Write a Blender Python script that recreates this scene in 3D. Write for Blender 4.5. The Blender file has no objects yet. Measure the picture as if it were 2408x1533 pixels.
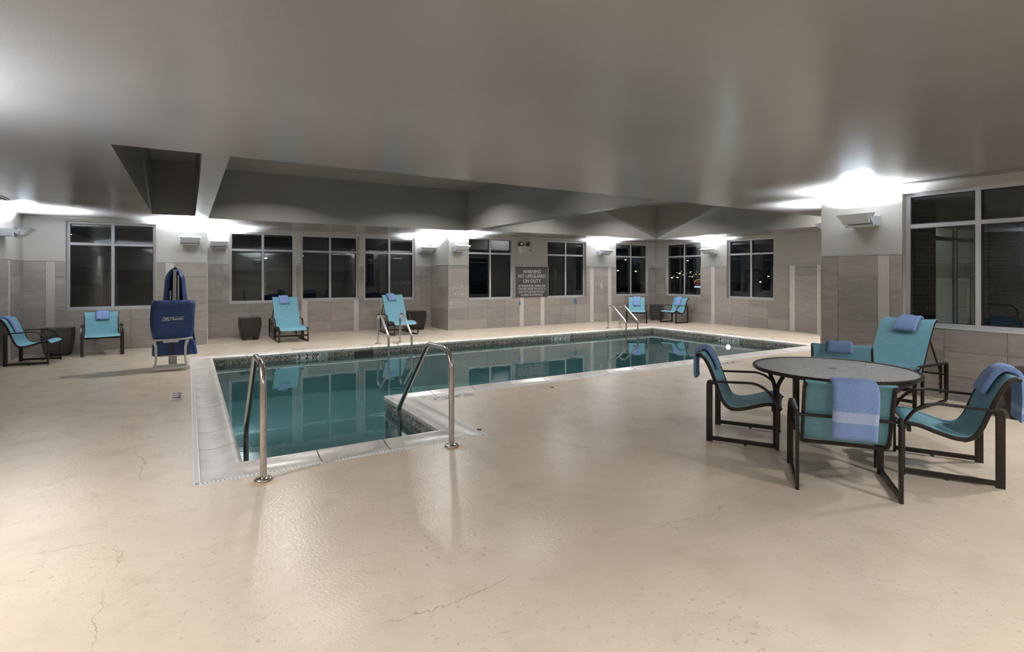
import bpy, math, random
from mathutils import Vector, Matrix
random.seed(7)
PI = math.pi
scene = bpy.context.scene
COL = scene.collection
R = math.radians

# ------------------------------------------------------------------ camera
FPX, Y0, YAW, EYE = 1260.85, 647.4, R(31.117), 1.556
cam_d = bpy.data.cameras.new('camera')
cam = bpy.data.objects.new('camera', cam_d)
COL.objects.link(cam)
cam.location = (0, 0, EYE)
cam.rotation_euler = (PI / 2, 0, -YAW)
cam_d.sensor_width = 36.0
cam_d.sensor_fit = 'HORIZONTAL'
cam_d.lens = FPX * 36.0 / 2408
cam_d.shift_y = -(1533 / 2 - Y0) / 2408
cam_d.clip_start = 0.05
cam_d.clip_end = 400
scene.camera = cam

# ------------------------------------------------------------------ world, exposure
world = bpy.data.worlds.new('night_sky')
scene.world = world
world.use_nodes = True
bg = world.node_tree.nodes['Background']
bg.inputs[0].default_value = (0.30, 0.36, 0.50, 1)
bg.inputs[1].default_value = 0.006
scene.view_settings.view_transform = 'Standard'
scene.view_settings.look = 'None'
scene.view_settings.gamma = 1
scene.view_settings.use_curve_mapping = False
scene.view_settings.exposure = -0.04
try:
    scene.cycles.use_denoising = True
    scene.cycles.max_bounces = 7
    scene.cycles.diffuse_bounces = 4
    scene.cycles.glossy_bounces = 3
    scene.cycles.transparent_max_bounces = 12
    scene.cycles.use_adaptive_sampling = True
    scene.cycles.adaptive_threshold = 0.17
    scene.cycles.caustics_reflective = True
    scene.cycles.blur_glossy = 1.0
    scene.cycles.caustics_refractive = False
    scene.cycles.sample_clamp_indirect = 6
except Exception:
    pass
LAMP_W = 660.0
DOWN_W = 60.0; TRAY_W = 46.0                    # each unseen downlight added to brighten the floor
DOWN_COL = (1.0, 0.98, 0.96)
LAMP_COL = (0.82, 0.91, 1.0)
POOL_LAMP = 220.0

# ------------------------------------------------------------------ materials
MATS = {}
def nmat(name):
    m = bpy.data.materials.new(name)
    m.use_nodes = True
    MATS[name] = m
    return m, m.node_tree, m.node_tree.nodes['Principled BSDF']

def pmat(name, col, rough=0.5, metal=0.0, spec=0.5, emit=None, estr=0.0):
    m, t, b = nmat(name)
    b.inputs['Base Color'].default_value = (*col, 1)
    b.inputs['Roughness'].default_value = rough
    b.inputs['Metallic'].default_value = metal
    b.inputs['Specular IOR Level'].default_value = spec
    if emit:
        b.inputs['Emission Color'].default_value = (*emit, 1)
        b.inputs['Emission Strength'].default_value = estr
    return m

def node(t, typ, **kw):
    n = t.nodes.new(typ)
    for k, v in kw.items():
        setattr(n, k, v)
    return n

def coords(t, scale=(1, 1, 1), rot=(0, 0, 0), kind='Object', loc=(0, 0, 0)):
    tc = node(t, 'ShaderNodeTexCoord')
    mp = node(t, 'ShaderNodeMapping')
    mp.inputs['Scale'].default_value = scale
    mp.inputs['Rotation'].default_value = rot
    mp.inputs['Location'].default_value = loc
    t.links.new(tc.outputs[kind], mp.inputs[0])
    return mp.outputs[0]

def wcoords(t, scale=(1, 1, 1), rot=(0, 0, 0)):
    g = node(t, 'ShaderNodeNewGeometry')
    mp = node(t, 'ShaderNodeMapping')
    mp.inputs['Scale'].default_value = scale
    mp.inputs['Rotation'].default_value = rot
    t.links.new(g.outputs['Position'], mp.inputs[0])
    return mp.outputs[0]

def noise(t, vec, scale, detail=4, rough=0.55, dist=0.0):
    n = node(t, 'ShaderNodeTexNoise')
    n.inputs['Scale'].default_value = scale
    n.inputs['Detail'].default_value = detail
    n.inputs['Roughness'].default_value = rough
    n.inputs['Distortion'].default_value = dist
    if vec is not None:
        t.links.new(vec, n.inputs['Vector'])
    return n.outputs[0]

def ramp(t, fac, stops):
    r = node(t, 'ShaderNodeValToRGB')
    e = r.color_ramp.elements
    while len(e) < len(stops):
        e.new(0.5)
    for el, (p, c) in zip(e, stops):
        el.position = p
        el.color = (*c, 1) if len(c) == 3 else c
    t.links.new(fac, r.inputs[0])
    return r.outputs[0]

def mix(t, fac, a, b, mode='MIX'):
    n = node(t, 'ShaderNodeMix', data_type='RGBA', blend_type=mode)
    for i, v in ((0, fac), (6, a), (7, b)):
        if isinstance(v, (int, float)):
            n.inputs[i].default_value = v
        elif isinstance(v, tuple):
            n.inputs[i].default_value = (*v, 1) if len(v) == 3 else v
        else:
            t.links.new(v, n.inputs[i])
    return n.outputs[2]

def math_n(t, op, a, b=None, c=None):
    n = node(t, 'ShaderNodeMath', operation=op)
    for i, v in enumerate((a, b, c)):
        if v is None:
            continue
        if isinstance(v, (int, float)):
            n.inputs[i].default_value = v
        else:
            t.links.new(v, n.inputs[i])
    return n.outputs[0]

def bump(t, b, height, strength=0.2, dist=0.01):
    n = node(t, 'ShaderNodeBump')
    n.inputs['Strength'].default_value = strength
    n.inputs['Distance'].default_value = dist
    t.links.new(height, n.inputs['Height'])
    t.links.new(n.outputs[0], b.inputs['Normal'])

def make_materials():
    # deck: beige acrylic coating, speckled, a little worn
    m, t, b = nmat('deck')
    v = wcoords(t)
    big = noise(t, v, 0.55, 3, 0.6)
    mid = noise(t, v, 3.5, 4, 0.65)
    fine = noise(t, v, 55, 2, 0.6)
    c = ramp(t, big, [(0.30, (0.570, 0.480, 0.385)), (0.55, (0.640, 0.545, 0.440)), (0.75, (0.600, 0.515, 0.420))])
    c = mix(t, 0.55, c, ramp(t, mid, [(0.30, (0.84, 0.82, 0.79)), (0.5, (1, 1, 1)), (0.72, (1.0, 0.99, 0.97))]), 'MULTIPLY')
    sp = noise(t, v, 26, 4, 0.8)
    cluster = noise(t, v, 1.1, 2, 0.6)
    spm = ramp(t, sp, [(0.575, (0, 0, 0)), (0.655, (1, 1, 1))])
    clm = ramp(t, cluster, [(0.40, (0.10, 0.10, 0.10)), (0.64, (0.75, 0.75, 0.75))])
    c = mix(t, mix(t, 1.0, spm, clm, 'MULTIPLY'), c, (0.33, 0.265, 0.20))
    # hairline shrinkage cracks running along the deck, broken up by noise
    sepv = node(t, 'ShaderNodeSeparateXYZ'); t.links.new(v, sepv.inputs[0])
    wob = math_n(t, 'MULTIPLY', math_n(t, 'SUBTRACT', noise(t, v, 1.6, 5, 0.65), 0.5), 0.34)
    brk = ramp(t, noise(t, v, 1.3, 2), [(0.47, (0, 0, 0)), (0.58, (0.62, 0.62, 0.62))])
    for ax, pos in ((1, 3.93), (1, 4.62), (1, 2.35), (0, -0.35), (0, 6.9)):
        dist = math_n(t, 'ABSOLUTE', math_n(t, 'ADD', math_n(t, 'SUBTRACT', sepv.outputs[ax], pos), wob))
        line = math_n(t, 'LESS_THAN', dist, 0.0028)
        c = mix(t, math_n(t, 'MULTIPLY', line, brk), c, (0.27, 0.21, 0.16))
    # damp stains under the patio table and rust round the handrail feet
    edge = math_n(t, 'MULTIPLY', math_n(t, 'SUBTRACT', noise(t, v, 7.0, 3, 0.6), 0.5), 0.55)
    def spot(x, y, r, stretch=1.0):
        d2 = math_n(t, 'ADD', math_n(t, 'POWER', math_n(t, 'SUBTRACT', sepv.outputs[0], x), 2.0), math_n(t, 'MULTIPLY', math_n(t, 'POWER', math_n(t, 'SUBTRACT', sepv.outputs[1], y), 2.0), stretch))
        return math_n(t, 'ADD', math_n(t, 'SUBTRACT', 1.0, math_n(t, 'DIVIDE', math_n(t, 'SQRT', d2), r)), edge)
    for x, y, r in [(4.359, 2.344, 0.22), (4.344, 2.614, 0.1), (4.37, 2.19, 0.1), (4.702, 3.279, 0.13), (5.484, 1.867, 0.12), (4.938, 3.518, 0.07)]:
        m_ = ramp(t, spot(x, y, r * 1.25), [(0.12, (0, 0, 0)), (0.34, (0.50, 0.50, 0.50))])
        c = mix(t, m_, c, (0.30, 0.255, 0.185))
    for x, y in ((.488, 4.42), (2.055, 4.42), (2.10, 4.40), (3.70, 11.98)):
        m_ = ramp(t, spot(x, y, .15, 2.0), [(0.10, (0, 0, 0)), (0.6, (0.65, 0.65, 0.65))])
        c = mix(t, m_, c, (0.42, 0.25, 0.10))
    t.links.new(c, b.inputs['Base Color'])
    b.inputs['Specular IOR Level'].default_value = 0.5
    t.links.new(ramp(t, mid, [(0.3, (0.20, 0.20, 0.20)), (0.7, (0.265, 0.265, 0.265))]), b.inputs['Roughness'])
    bump(t, b, fine, 0.28, 0.006)

    # ceiling: satin greige paint with light orange peel
    for nm, cc, ro in (('ceiling_paint', (0.255, 0.243, 0.232), 0.225), ('wall_paint', (0.42, 0.405, 0.38), 0.45)):
        m, t, b = nmat(nm)
        v = wcoords(t)
        n1 = noise(t, v, 0.8, 3)
        c = mix(t, 0.12, (*cc,), mix(t, 1.0, (*cc,), n1, 'OVERLAY'))
        t.links.new(c, b.inputs['Base Color'])
        b.inputs['Roughness'].default_value = ro
        b.inputs['Specular IOR Level'].default_value = 0.5 if nm == 'ceiling_paint' else 0.3
        bump(t, b, noise(t, v, 130, 3), 0.12, 0.004)

    # stone tile, a different tint per tile
    m, t, b = nmat('stone_tile')
    oi = node(t, 'ShaderNodeObjectInfo')
    g = node(t, 'ShaderNodeNewGeometry')
    off = node(t, 'ShaderNodeVectorMath', operation='MULTIPLY_ADD')
    comb = node(t, 'ShaderNodeCombineXYZ')
    for i in range(3):
        t.links.new(oi.outputs['Random'], comb.inputs[i])
    t.links.new(comb.outputs[0], off.inputs[0])
    off.inputs[1].default_value = (17, 31, 23)
    t.links.new(g.outputs['Position'], off.inputs[2])
    mp = node(t, 'ShaderNodeMapping')
    mp.inputs['Rotation'].default_value = (R(28), R(-28), 0)
    mp.inputs['Scale'].default_value = (1.3, 1.3, 5.5)
    t.links.new(off.outputs[0], mp.inputs[0])
    veins = noise(t, mp.outputs[0], 2.6, 7, 0.68, 0.7)
    c = ramp(t, veins, [(0.25, (0.205, 0.182, 0.166)), (0.5, (0.270, 0.243, 0.222)), (0.75, (0.335, 0.305, 0.282))])
    tint = ramp(t, oi.outputs['Random'], [(0.0, (0.86, 0.84, 0.83)), (0.5, (1, 1, 1)), (1.0, (1.13, 1.09, 1.05))])
    c = mix(t, 1.0, c, tint, 'MULTIPLY')
    t.links.new(c, b.inputs['Base Color'])
    b.inputs['Roughness'].default_value = 0.48
    bump(t, b, veins, 0.10, 0.006)

    m, t, b = nmat('linen_tile')
    v = wcoords(t, (1, 1, 0.08))
    n1 = noise(t, v, 160, 2)
    t.links.new(ramp(t, n1, [(0.3, (0.46, 0.42, 0.385)), (0.7, (0.55, 0.51, 0.47))]), b.inputs['Base Color'])
    b.inputs['Roughness'].default_value = 0.45
    bump(t, b, n1, 0.1, 0.003)

    pmat('metal_trim', (0.72, 0.72, 0.72), 0.3, 0.75)
    m, t, b = nmat('window_aluminium')
    b.inputs['Base Color'].default_value = (0.52, 0.52, 0.54, 1)
    b.inputs['Metallic'].default_value = 0.35
    b.inputs['Roughness'].default_value = 0.42
    # glass
    m, t, b = nmat('glass')
    t.nodes.remove(b)
    out = t.nodes['Material Output']
    tr = node(t, 'ShaderNodeBsdfTransparent'); tr.inputs[0].default_value = (0.90, 0.94, 0.92, 1)
    gl = node(t, 'ShaderNodeBsdfGlossy'); gl.inputs['Roughness'].default_value = 0.0
    gl.inputs[0].default_value = (0.92, 0.96, 1.0, 1)
    fr = node(t, 'ShaderNodeFresnel')
    gg = node(t, 'ShaderNodeNewGeometry')           # thin pane: the same reflectance on both faces
    t.links.new(math_n(t, 'SUBTRACT', 1.52, math_n(t, 'MULTIPLY', gg.outputs['Backfacing'], 1.52 - 1 / 1.52)), fr.inputs[0])
    mx = node(t, 'ShaderNodeMixShader')
    t.links.new(math_n(t, 'MULTIPLY', fr.outputs[0], 1.7), mx.inputs[0])
    t.links.new(tr.outputs[0], mx.inputs[1]); t.links.new(gl.outputs[0], mx.inputs[2])
    t.links.new(mx.outputs[0], out.inputs[0])
    # water
    m, t, b = nmat('water')
    t.nodes.remove(b)
    out = t.nodes['Material Output']
    v = wcoords(t)
    rip = noise(t, v, 1.6, 3, 0.5, 0.4)
    rip2 = noise(t, v, 9.0, 2, 0.5, 0.2)
    near = ramp(t, noise(t, v, 0.30, 2), [(0.45, (0.12, 0.12, 0.12)), (0.65, (1, 1, 1))])
    hgt = mix(t, 0.25, rip, mix(t, 1.0, rip2, near, 'MULTIPLY'))
    bp = node(t, 'ShaderNodeBump'); bp.inputs['Strength'].default_value = 0.045; bp.inputs['Distance'].default_value = 0.05
    t.links.new(hgt, bp.inputs['Height'])
    tr = node(t, 'ShaderNodeBsdfTransparent'); tr.inputs[0].default_value = (0.29, 0.40, 0.405, 1)
    gl = node(t, 'ShaderNodeBsdfGlossy'); gl.inputs['Roughness'].default_value = 0.015
    gl.inputs[0].default_value = (0.95, 1.0, 1.0, 1)
    fr = node(t, 'ShaderNodeFresnel'); fr.inputs[0].default_value = 1.45
    mx = node(t, 'ShaderNodeMixShader')
    t.links.new(bp.outputs[0], gl.inputs['Normal']); t.links.new(bp.outputs[0], fr.inputs['Normal'])
    t.links.new(fr.outputs[0], mx.inputs[0])
    t.links.new(tr.outputs[0], mx.inputs[1]); t.links.new(gl.outputs[0], mx.inputs[2])
    t.links.new(mx.outputs[0], out.inputs[0])

    m, t, b = nmat('pool_plaster')
    v = wcoords(t)
    t.links.new(ramp(t, noise(t, v, 1.2, 5), [(0.3, (0.46, 0.60, 0.61)), (0.7, (0.54, 0.67, 0.68))]), b.inputs['Base Color'])
    b.inputs['Roughness'].default_value = 0.8
    # mosaic waterline band
    m, t, b = nmat('mosaic')
    g = node(t, 'ShaderNodeNewGeometry')
    sc_ = node(t, 'ShaderNodeVectorMath', operation='SCALE'); sc_.inputs['Scale'].default_value = 1 / 0.026
    t.links.new(g.outputs['Position'], sc_.inputs[0])
    fl = node(t, 'ShaderNodeVectorMath', operation='FLOOR'); t.links.new(sc_.outputs[0], fl.inputs[0])
    fc = node(t, 'ShaderNodeVectorMath', operation='FRACTION'); t.links.new(sc_.outputs[0], fc.inputs[0])
    wn = node(t, 'ShaderNodeTexWhiteNoise', noise_dimensions='3D'); t.links.new(fl.outputs[0], wn.inputs[0])
    c = ramp(t, wn.outputs[0], [(0.0, (0.045, 0.040, 0.036)), (0.34, (0.085, 0.072, 0.062)), (0.36, (0.17, 0.15, 0.13)), (0.68, (0.22, 0.195, 0.165)), (0.70, (0.32, 0.28, 0.235)), (1.0, (0.40, 0.36, 0.31))])
    sx = node(t, 'ShaderNodeSeparateXYZ'); t.links.new(fc.outputs[0], sx.inputs[0])
    nsep = node(t, 'ShaderNodeSeparateXYZ'); t.links.new(g.outputs['Normal'], nsep.inputs[0])
    gx = math_n(t, 'MULTIPLY', math_n(t, 'LESS_THAN', sx.outputs[0], 0.12), math_n(t, 'LESS_THAN', math_n(t, 'ABSOLUTE', nsep.outputs[0]), 0.5))
    gy = math_n(t, 'MULTIPLY', math_n(t, 'LESS_THAN', sx.outputs[1], 0.12), math_n(t, 'LESS_THAN', math_n(t, 'ABSOLUTE', nsep.outputs[1]), 0.5))
    gz = math_n(t, 'LESS_THAN', sx.outputs[2], 0.12)
    gr = math_n(t, 'MAXIMUM', math_n(t, 'MAXIMUM', gx, gy), gz)
    t.links.new(mix(t, gr, c, (0.42, 0.40, 0.37)), b.inputs['Base Color'])
    b.inputs['Roughness'].default_value = 0.25
    # coping
    m, t, b = nmat('coping_stone')
    v = wcoords(t)
    n1 = noise(t, v, 3.2, 6, 0.65)
    n2 = noise(t, v, 30, 4, 0.7)
    c = ramp(t, n1, [(0.3, (0.46, 0.42, 0.385)), (0.52, (0.60, 0.57, 0.54)), (0.75, (0.67, 0.65, 0.63))])
    c = mix(t, 0.35, c, ramp(t, n2, [(0.35, (0.8, 0.77, 0.73)), (0.6, (1, 1, 1))]), 'MULTIPLY')
    t.links.new(c, b.inputs['Base Color'])
    b.inputs['Roughness'].default_value = 0.28
    bump(t, b, n2, 0.06, 0.004)
    pmat('gutter_plastic', (0.74, 0.74, 0.73), 0.4)
    pmat('mortar', (0.09, 0.07, 0.055), 0.8)
    pmat('gutter_dark', (0.02, 0.02, 0.02), 0.7)
    # stainless
    m, t, b = nmat('stainless')
    v = coords(t)
    n1 = noise(t, v, 35, 3)
    t.links.new(ramp(t, n1, [(0.3, (0.49, 0.46, 0.42)), (0.7, (0.61, 0.59, 0.56))]), b.inputs['Base Color'])
    b.inputs['Metallic'].default_value = 1
    b.inputs['Roughness'].default_value = 0.24
    # furniture frame
    m, t, b = nmat('bronze_frame')
    v = coords(t)
    n1 = noise(t, v, 180, 2)
    t.links.new(ramp(t, n1, [(0.35, (0.014, 0.010, 0.008)), (0.65, (0.022, 0.016, 0.013))]), b.inputs['Base Color'])
    b.inputs['Roughness'].default_value = 0.34
    b.inputs['Specular IOR Level'].default_value = 0.22
    pmat('frame_plastic', (0.015, 0.012, 0.011), 0.5)
    # sling fabric
    m, t, b = nmat('sling_fabric')
    v = coords(t, (3, 60, 60))
    n1 = noise(t, v, 4, 4, 0.7)
    v2 = coords(t, (300, 300, 300))
    n2 = noise(t, v2, 2, 1)
    c = ramp(t, n1, [(0.25, (0.098, 0.238, 0.298)), (0.5, (0.143, 0.322, 0.392)), (0.78, (0.208, 0.410, 0.476))])
    t.links.new(c, b.inputs['Base Color'])
    b.inputs['Roughness'].default_value = 0.6
    b.inputs['Specular IOR Level'].default_value = 0.3
    bump(t, b, n2, 0.15, 0.002)
    # towel
    for nm, a, bb in (('towel', (0.160, 0.245, 0.47), (0.240, 0.340, 0.585)), ('towel_band', (0.34, 0.40, 0.60), (0.42, 0.48, 0.66))):
        m, t, b = nmat(nm)
        v = coords(t)
        n1 = noise(t, v, 140, 3, 0.7)
        t.links.new(ramp(t, n1, [(0.3, a), (0.7, bb)]), b.inputs['Base Color'])
        b.inputs['Roughness'].default_value = 0.95
        b.inputs['Specular IOR Level'].default_value = 0.1
        b.inputs['Sheen Weight'].default_value = 0.15
        bump(t, b, n1, 0.7, 0.006)
    # wicker
    m, t, b = nmat('wicker')
    tc = node(t, 'ShaderNodeTexCoord')
    sep = node(t, 'ShaderNodeSeparateXYZ'); t.links.new(tc.outputs['Object'], sep.inputs[0])
    xy = math_n(t, 'ADD', sep.outputs[0], sep.outputs[1])
    comb = node(t, 'ShaderNodeCombineXYZ'); t.links.new(xy, comb.inputs[0]); t.links.new(sep.outputs[2], comb.inputs[1])
    br = node(t, 'ShaderNodeTexBrick'); t.links.new(comb.outputs[0], br.inputs['Vector'])
    br.inputs['Scale'].default_value = 1.0
    br.inputs['Brick Width'].default_value = 0.030
    br.inputs['Row Height'].default_value = 0.013
    br.inputs['Mortar Size'].default_value = 0.0028
    br.inputs['Mortar Smooth'].default_value = 0.6
    br.inputs['Color1'].default_value = (0.040, 0.029, 0.021, 1)
    br.inputs['Color2'].default_value = (0.028, 0.021, 0.016, 1)
    br.inputs['Mortar'].default_value = (0.008, 0.006, 0.005, 1)
    t.links.new(br.outputs['Color'], b.inputs['Base Color'])
    b.inputs['Roughness'].default_value = 0.5
    b.inputs['Specular IOR Level'].default_value = 0.3
    bump(t, b, math_n(t, 'SUBTRACT', 1.0, br.outputs['Fac']), 0.9, 0.006)
    # table top glass (obscure, pebbled)
    m, t, b = nmat('obscure_glass')
    v = coords(t)
    n1 = noise(t, v, 60, 3, 0.6)
    t.links.new(ramp(t, n1, [(0.35, (0.40, 0.40, 0.395)), (0.65, (0.62, 0.62, 0.615))]), b.inputs['Base Color'])
    b.inputs['Roughness'].default_value = 0.16
    b.inputs['Specular IOR Level'].default_value = 0.8
    bump(t, b, n1, 0.8, 0.008)
    # lift
    m, t, b = nmat('blue_cover')
    v = coords(t)
    n1 = noise(t, v, 9, 4)
    t.links.new(ramp(t, n1, [(0.3, (0.006, 0.026, 0.105)), (0.7, (0.010, 0.042, 0.155))]), b.inputs['Base Color'])
    b.inputs['Roughness'].default_value = 0.55
    bump(t, b, noise(t, v, 4.5, 3, 0.5, 1.2), 0.55, 0.04)
    pmat('white_plastic', (0.56, 0.56, 0.54), 0.42)
    pmat('lamp_metal', (0.60, 0.63, 0.67), 0.32, 0.15)
    pmat('lamp_lens', (0.9, 0.9, 0.9), 0.3, emit=LAMP_COL, estr=14.0)
    pmat('pool_lens', (0.9, 0.95, 1.0), 0.3, emit=(0.80, 0.95, 1.0), estr=POOL_LAMP)
    pmat('black_rubber', (0.012, 0.012, 0.012), 0.6)
    m, t, b = nmat('sign_board')
    v = coords(t)
    t.links.new(ramp(t, noise(t, v, 4, 3), [(0.3, (0.040, 0.036, 0.033)), (0.7, (0.050, 0.046, 0.043))]), b.inputs['Base Color'])
    b.inputs['Roughness'].default_value = 0.5
    pmat('sign_text', (0.52, 0.51, 0.49), 0.5)
    pmat('white_text', (0.72, 0.73, 0.74), 0.5)
    pmat('marker_white', (0.62, 0.63, 0.62), 0.3)
    pmat('marker_grey', (0.47, 0.435, 0.40), 0.4)
    pmat('marker_black', (0.012, 0.012, 0.012), 0.4)
    pmat('marker_red', (0.22, 0.09, 0.09), 0.45)
    pmat('beige_plastic', (0.47, 0.46, 0.42), 0.45)
    pmat('outlet_white', (0.62, 0.61, 0.58), 0.4)
    pmat('chrome', (0.75, 0.75, 0.75), 0.12, 1.0)
    pmat('lamp_glass', (0.5, 0.5, 0.5), 0.08, 0.6)
    pmat('hook_blue', (0.02, 0.15, 0.32), 0.4)
    pmat('hook_white', (0.7, 0.7, 0.7), 0.35)
    pmat('leaf_brown', (0.09, 0.035, 0.02), 0.7)
    m, t, b = nmat('brick_cladding')
    v = wcoords(t)
    br = node(t, 'ShaderNodeTexBrick')
    mp = node(t, 'ShaderNodeMapping'); mp.inputs['Rotation'].default_value = (R(90), 0, 0)
    t.links.new(v, mp.inputs[0]); t.links.new(mp.outputs[0], br.inputs[0])
    br.inputs['Scale'].default_value = 1; br.inputs['Brick Width'].default_value = 0.22; br.inputs['Row Height'].default_value = 0.075
    br.inputs['Mortar Size'].default_value = 0.006
    br.inputs['Color1'].default_value = (0.10, 0.07, 0.055, 1); br.inputs['Color2'].default_value = (0.06, 0.045, 0.04, 1)
    br.inputs['Mortar'].default_value = (0.2, 0.19, 0.18, 1)
    t.links.new(br.outputs[0], b.inputs['Base Color'])
    b.inputs['Roughness'].default_value = 0.9
    m, t, b = nmat('asphalt')
    v = wcoords(t)
    t.links.new(ramp(t, noise(t, v, 2, 4), [(0.3, (0.03, 0.03, 0.03)), (0.7, (0.05, 0.05, 0.05))]), b.inputs['Base Color'])
    b.inputs['Roughness'].default_value = 0.7
    pmat('pole_dark', (0.03, 0.03, 0.03), 0.5, 0.5)
    pmat('street_amber', (1, .8, .5), 0.4, emit=(1.0, 0.62, 0.28), estr=9)
    pmat('street_white', (1, 1, 1), 0.4, emit=(0.75, 0.9, 1.0), estr=12)
    pmat('sign_yellow', (0.8, .6, .05), 0.4, emit=(1.0, 0.72, 0.08), estr=0.5)
    pmat('sign_red', (0.4, .03, .05), 0.4, emit=(0.55, 0.08, 0.12), estr=0.10)
    pmat('sign_bluewhite', (0.7, .8, 1), 0.4, emit=(0.55, 0.75, 1.0), estr=1.1)
    pmat('car_paint', (0.35, 0.37, 0.40), 0.25, 0.4)
    m, t, b = nmat('shrub_leaves')
    oi = node(t, 'ShaderNodeNewGeometry')
    t.links.new(ramp(t, noise(t, wcoords(t), 6, 3), [(0.3, (0.03, 0.09, 0.02)), (0.7, (0.08, 0.20, 0.04))]), b.inputs['Base Color'])
make_materials()
for _n in ('lamp_lens', 'street_amber', 'street_white', 'sign_yellow', 'sign_red', 'sign_bluewhite'):
    try:
        MATS[_n].cycles.emission_sampling = 'NONE'      # small glowing faces; their area lights do the lighting
    except Exception:
        pass

# ------------------------------------------------------------------ mesh builder
class MB:
    def __init__(s):
        s.v, s.f, s.mi = [], [], []
    def add(s, verts, faces, mi=0):
        o = len(s.v)
        s.v += [tuple(p) for p in verts]
        s.f += [tuple(i + o for i in f) for f in faces]
        s.mi += [mi] * len(faces)
        return s
    def box(s, a, b, mi=0):
        x0, y0, z0 = (min(a[i], b[i]) for i in range(3))
        x1, y1, z1 = (max(a[i], b[i]) for i in range(3))
        return s.add([(x0, y0, z0), (x1, y0, z0), (x1, y1, z0), (x0, y1, z0), (x0, y0, z1), (x1, y0, z1), (x1, y1, z1), (x0, y1, z1)],
                     [(0, 3, 2, 1), (4, 5, 6, 7), (0, 1, 5, 4), (1, 2, 6, 5), (2, 3, 7, 6), (3, 0, 4, 7)], mi)
    def sweep(s, pts, prof, lat, closed=False, scales=None, caps=True, mi=0):
        """sweep a 2-D profile (a along lat, b along normal) along pts; lat constant or per-point"""
        pts = [Vector(p) for p in pts]
        n, k = len(pts), len(prof)
        vs = []
        for i, p in enumerate(pts):
            if closed:
                T = (pts[(i + 1) % n] - pts[i - 1])
            else:
                T = pts[min(i + 1, n - 1)] - pts[max(i - 1, 0)]
            T.normalize()
            L = Vector(lat).normalized()
            N = T.cross(L)
            if N.length < 1e-6:
                N = Vector((0, 0, 1)) if abs(L.z) < .9 else Vector((1, 0, 0))
            N.normalize()
            # mitre compensation
            m = 1.0
            if 0 < i < n - 1 or closed:
                t1 = (pts[i] - pts[i - 1]).normalized(); t2 = (pts[(i + 1) % n] - pts[i]).normalized()
                cc = max(0.4, math.sqrt(max(0.0, (1 + t1.dot(t2)) / 2)))
                m = 1 / cc
            sa, sb = (1, 1) if scales is None else scales[i]
            for a, b in prof:
                vs.append(p + L * (a * sa) + N * (b * sb * m))
        fs = []
        for i in range(n if closed else n - 1):
            j = (i + 1) % n
            for q in range(k):
                r = (q + 1) % k
                fs.append((i * k + q, i * k + r, j * k + r, j * k + q))
        if caps and not closed:
            fs.append(tuple(range(k - 1, -1, -1)))
            fs.append(tuple((n - 1) * k + q for q in range(k)))
        return s.add(vs, fs, mi)
    def tube(s, pts, r, n=12, closed=False, radii=None, mi=0, caps=True):
        pts = [Vector(p) for p in pts]
        N = len(pts)
        vs = []
        prev = None
        for i, p in enumerate(pts):
            if closed:
                T = pts[(i + 1) % N] - pts[i - 1]
            else:
                T = pts[min(i + 1, N - 1)] - pts[max(i - 1, 0)]
            T.normalize()
            if prev is None:
                A = Vector((0, 0, 1)) if abs(T.z) < 0.9 else Vector((1, 0, 0))
                U = T.cross(A).normalized()
            else:
                U = (prev - T * prev.dot(T)).normalized()
            prev = U
            V = T.cross(U)
            rr = radii[i] if radii else r
            for q in range(n):
                a = 2 * PI * q / n
                vs.append(p + U * (rr * math.cos(a)) + V * (rr * math.sin(a)))
        fs = []
        for i in range(N if closed else N - 1):
            j = (i + 1) % N
            for q in range(n):
                w = (q + 1) % n
                fs.append((i * n + q, i * n + w, j * n + w, j * n + q))
        if caps and not closed:
            fs.append(tuple(range(n - 1, -1, -1)))
            fs.append(tuple((N - 1) * n + q for q in range(n)))
        return s.add(vs, fs, mi)
    def lathe(s, prof, c=(0, 0, 0), n=32, axis='Z', mi=0):
        vs, fs = [], []
        k = len(prof)
        for i in range(n):
            a = 2 * PI * i / n
            for r, z in prof:
                x, y = r * math.cos(a), r * math.sin(a)
                if axis == 'Z': p = (x, y, z)
                elif axis == 'Y': p = (x, z, y)
                else: p = (z, x, y)
                vs.append((p[0] + c[0], p[1] + c[1], p[2] + c[2]))
        for i in range(n):
            j = (i + 1) % n
            for q in range(k - 1):
                fs.append((i * k + q, j * k + q, j * k + q + 1, i * k + q + 1))
        if prof[0][0] > 1e-6:
            fs.append(tuple(i * k for i in range(n))[::-1])
        if prof[-1][0] > 1e-6:
            fs.append(tuple(i * k + k - 1 for i in range(n)))
        return s.add(vs, fs, mi)
    def prism(s, poly, z0, z1, mi=0):
        n = len(poly)
        vs = [(x, y, z0) for x, y in poly] + [(x, y, z1) for x, y in poly]
        fs = [tuple(range(n - 1, -1, -1)), tuple(range(n, 2 * n))]
        fs += [(i, (i + 1) % n, n + (i + 1) % n, n + i) for i in range(n)]
        return s.add(vs, fs, mi)
    def grid(s, fn, nu, nv, thick=0.0, mi=0):
        """fn(u,v)->point ; optional thickness along normals makes it a closed sheet"""
        P = [[Vector(fn(i / nu, j / nv)) for j in range(nv + 1)] for i in range(nu + 1)]
        def nrm(i, j):
            a = P[min(i + 1, nu)][j] - P[max(i - 1, 0)][j]
            b = P[i][min(j + 1, nv)] - P[i][max(j - 1, 0)]
            n = a.cross(b)
            return n.normalized() if n.length > 1e-9 else Vector((0, 0, 1))
        w = nv + 1
        vs = [P[i][j] for i in range(nu + 1) for j in range(w)]
        fs = [(i * w + j, (i + 1) * w + j, (i + 1) * w + j + 1, i * w + j + 1) for i in range(nu) for j in range(nv)]
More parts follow.
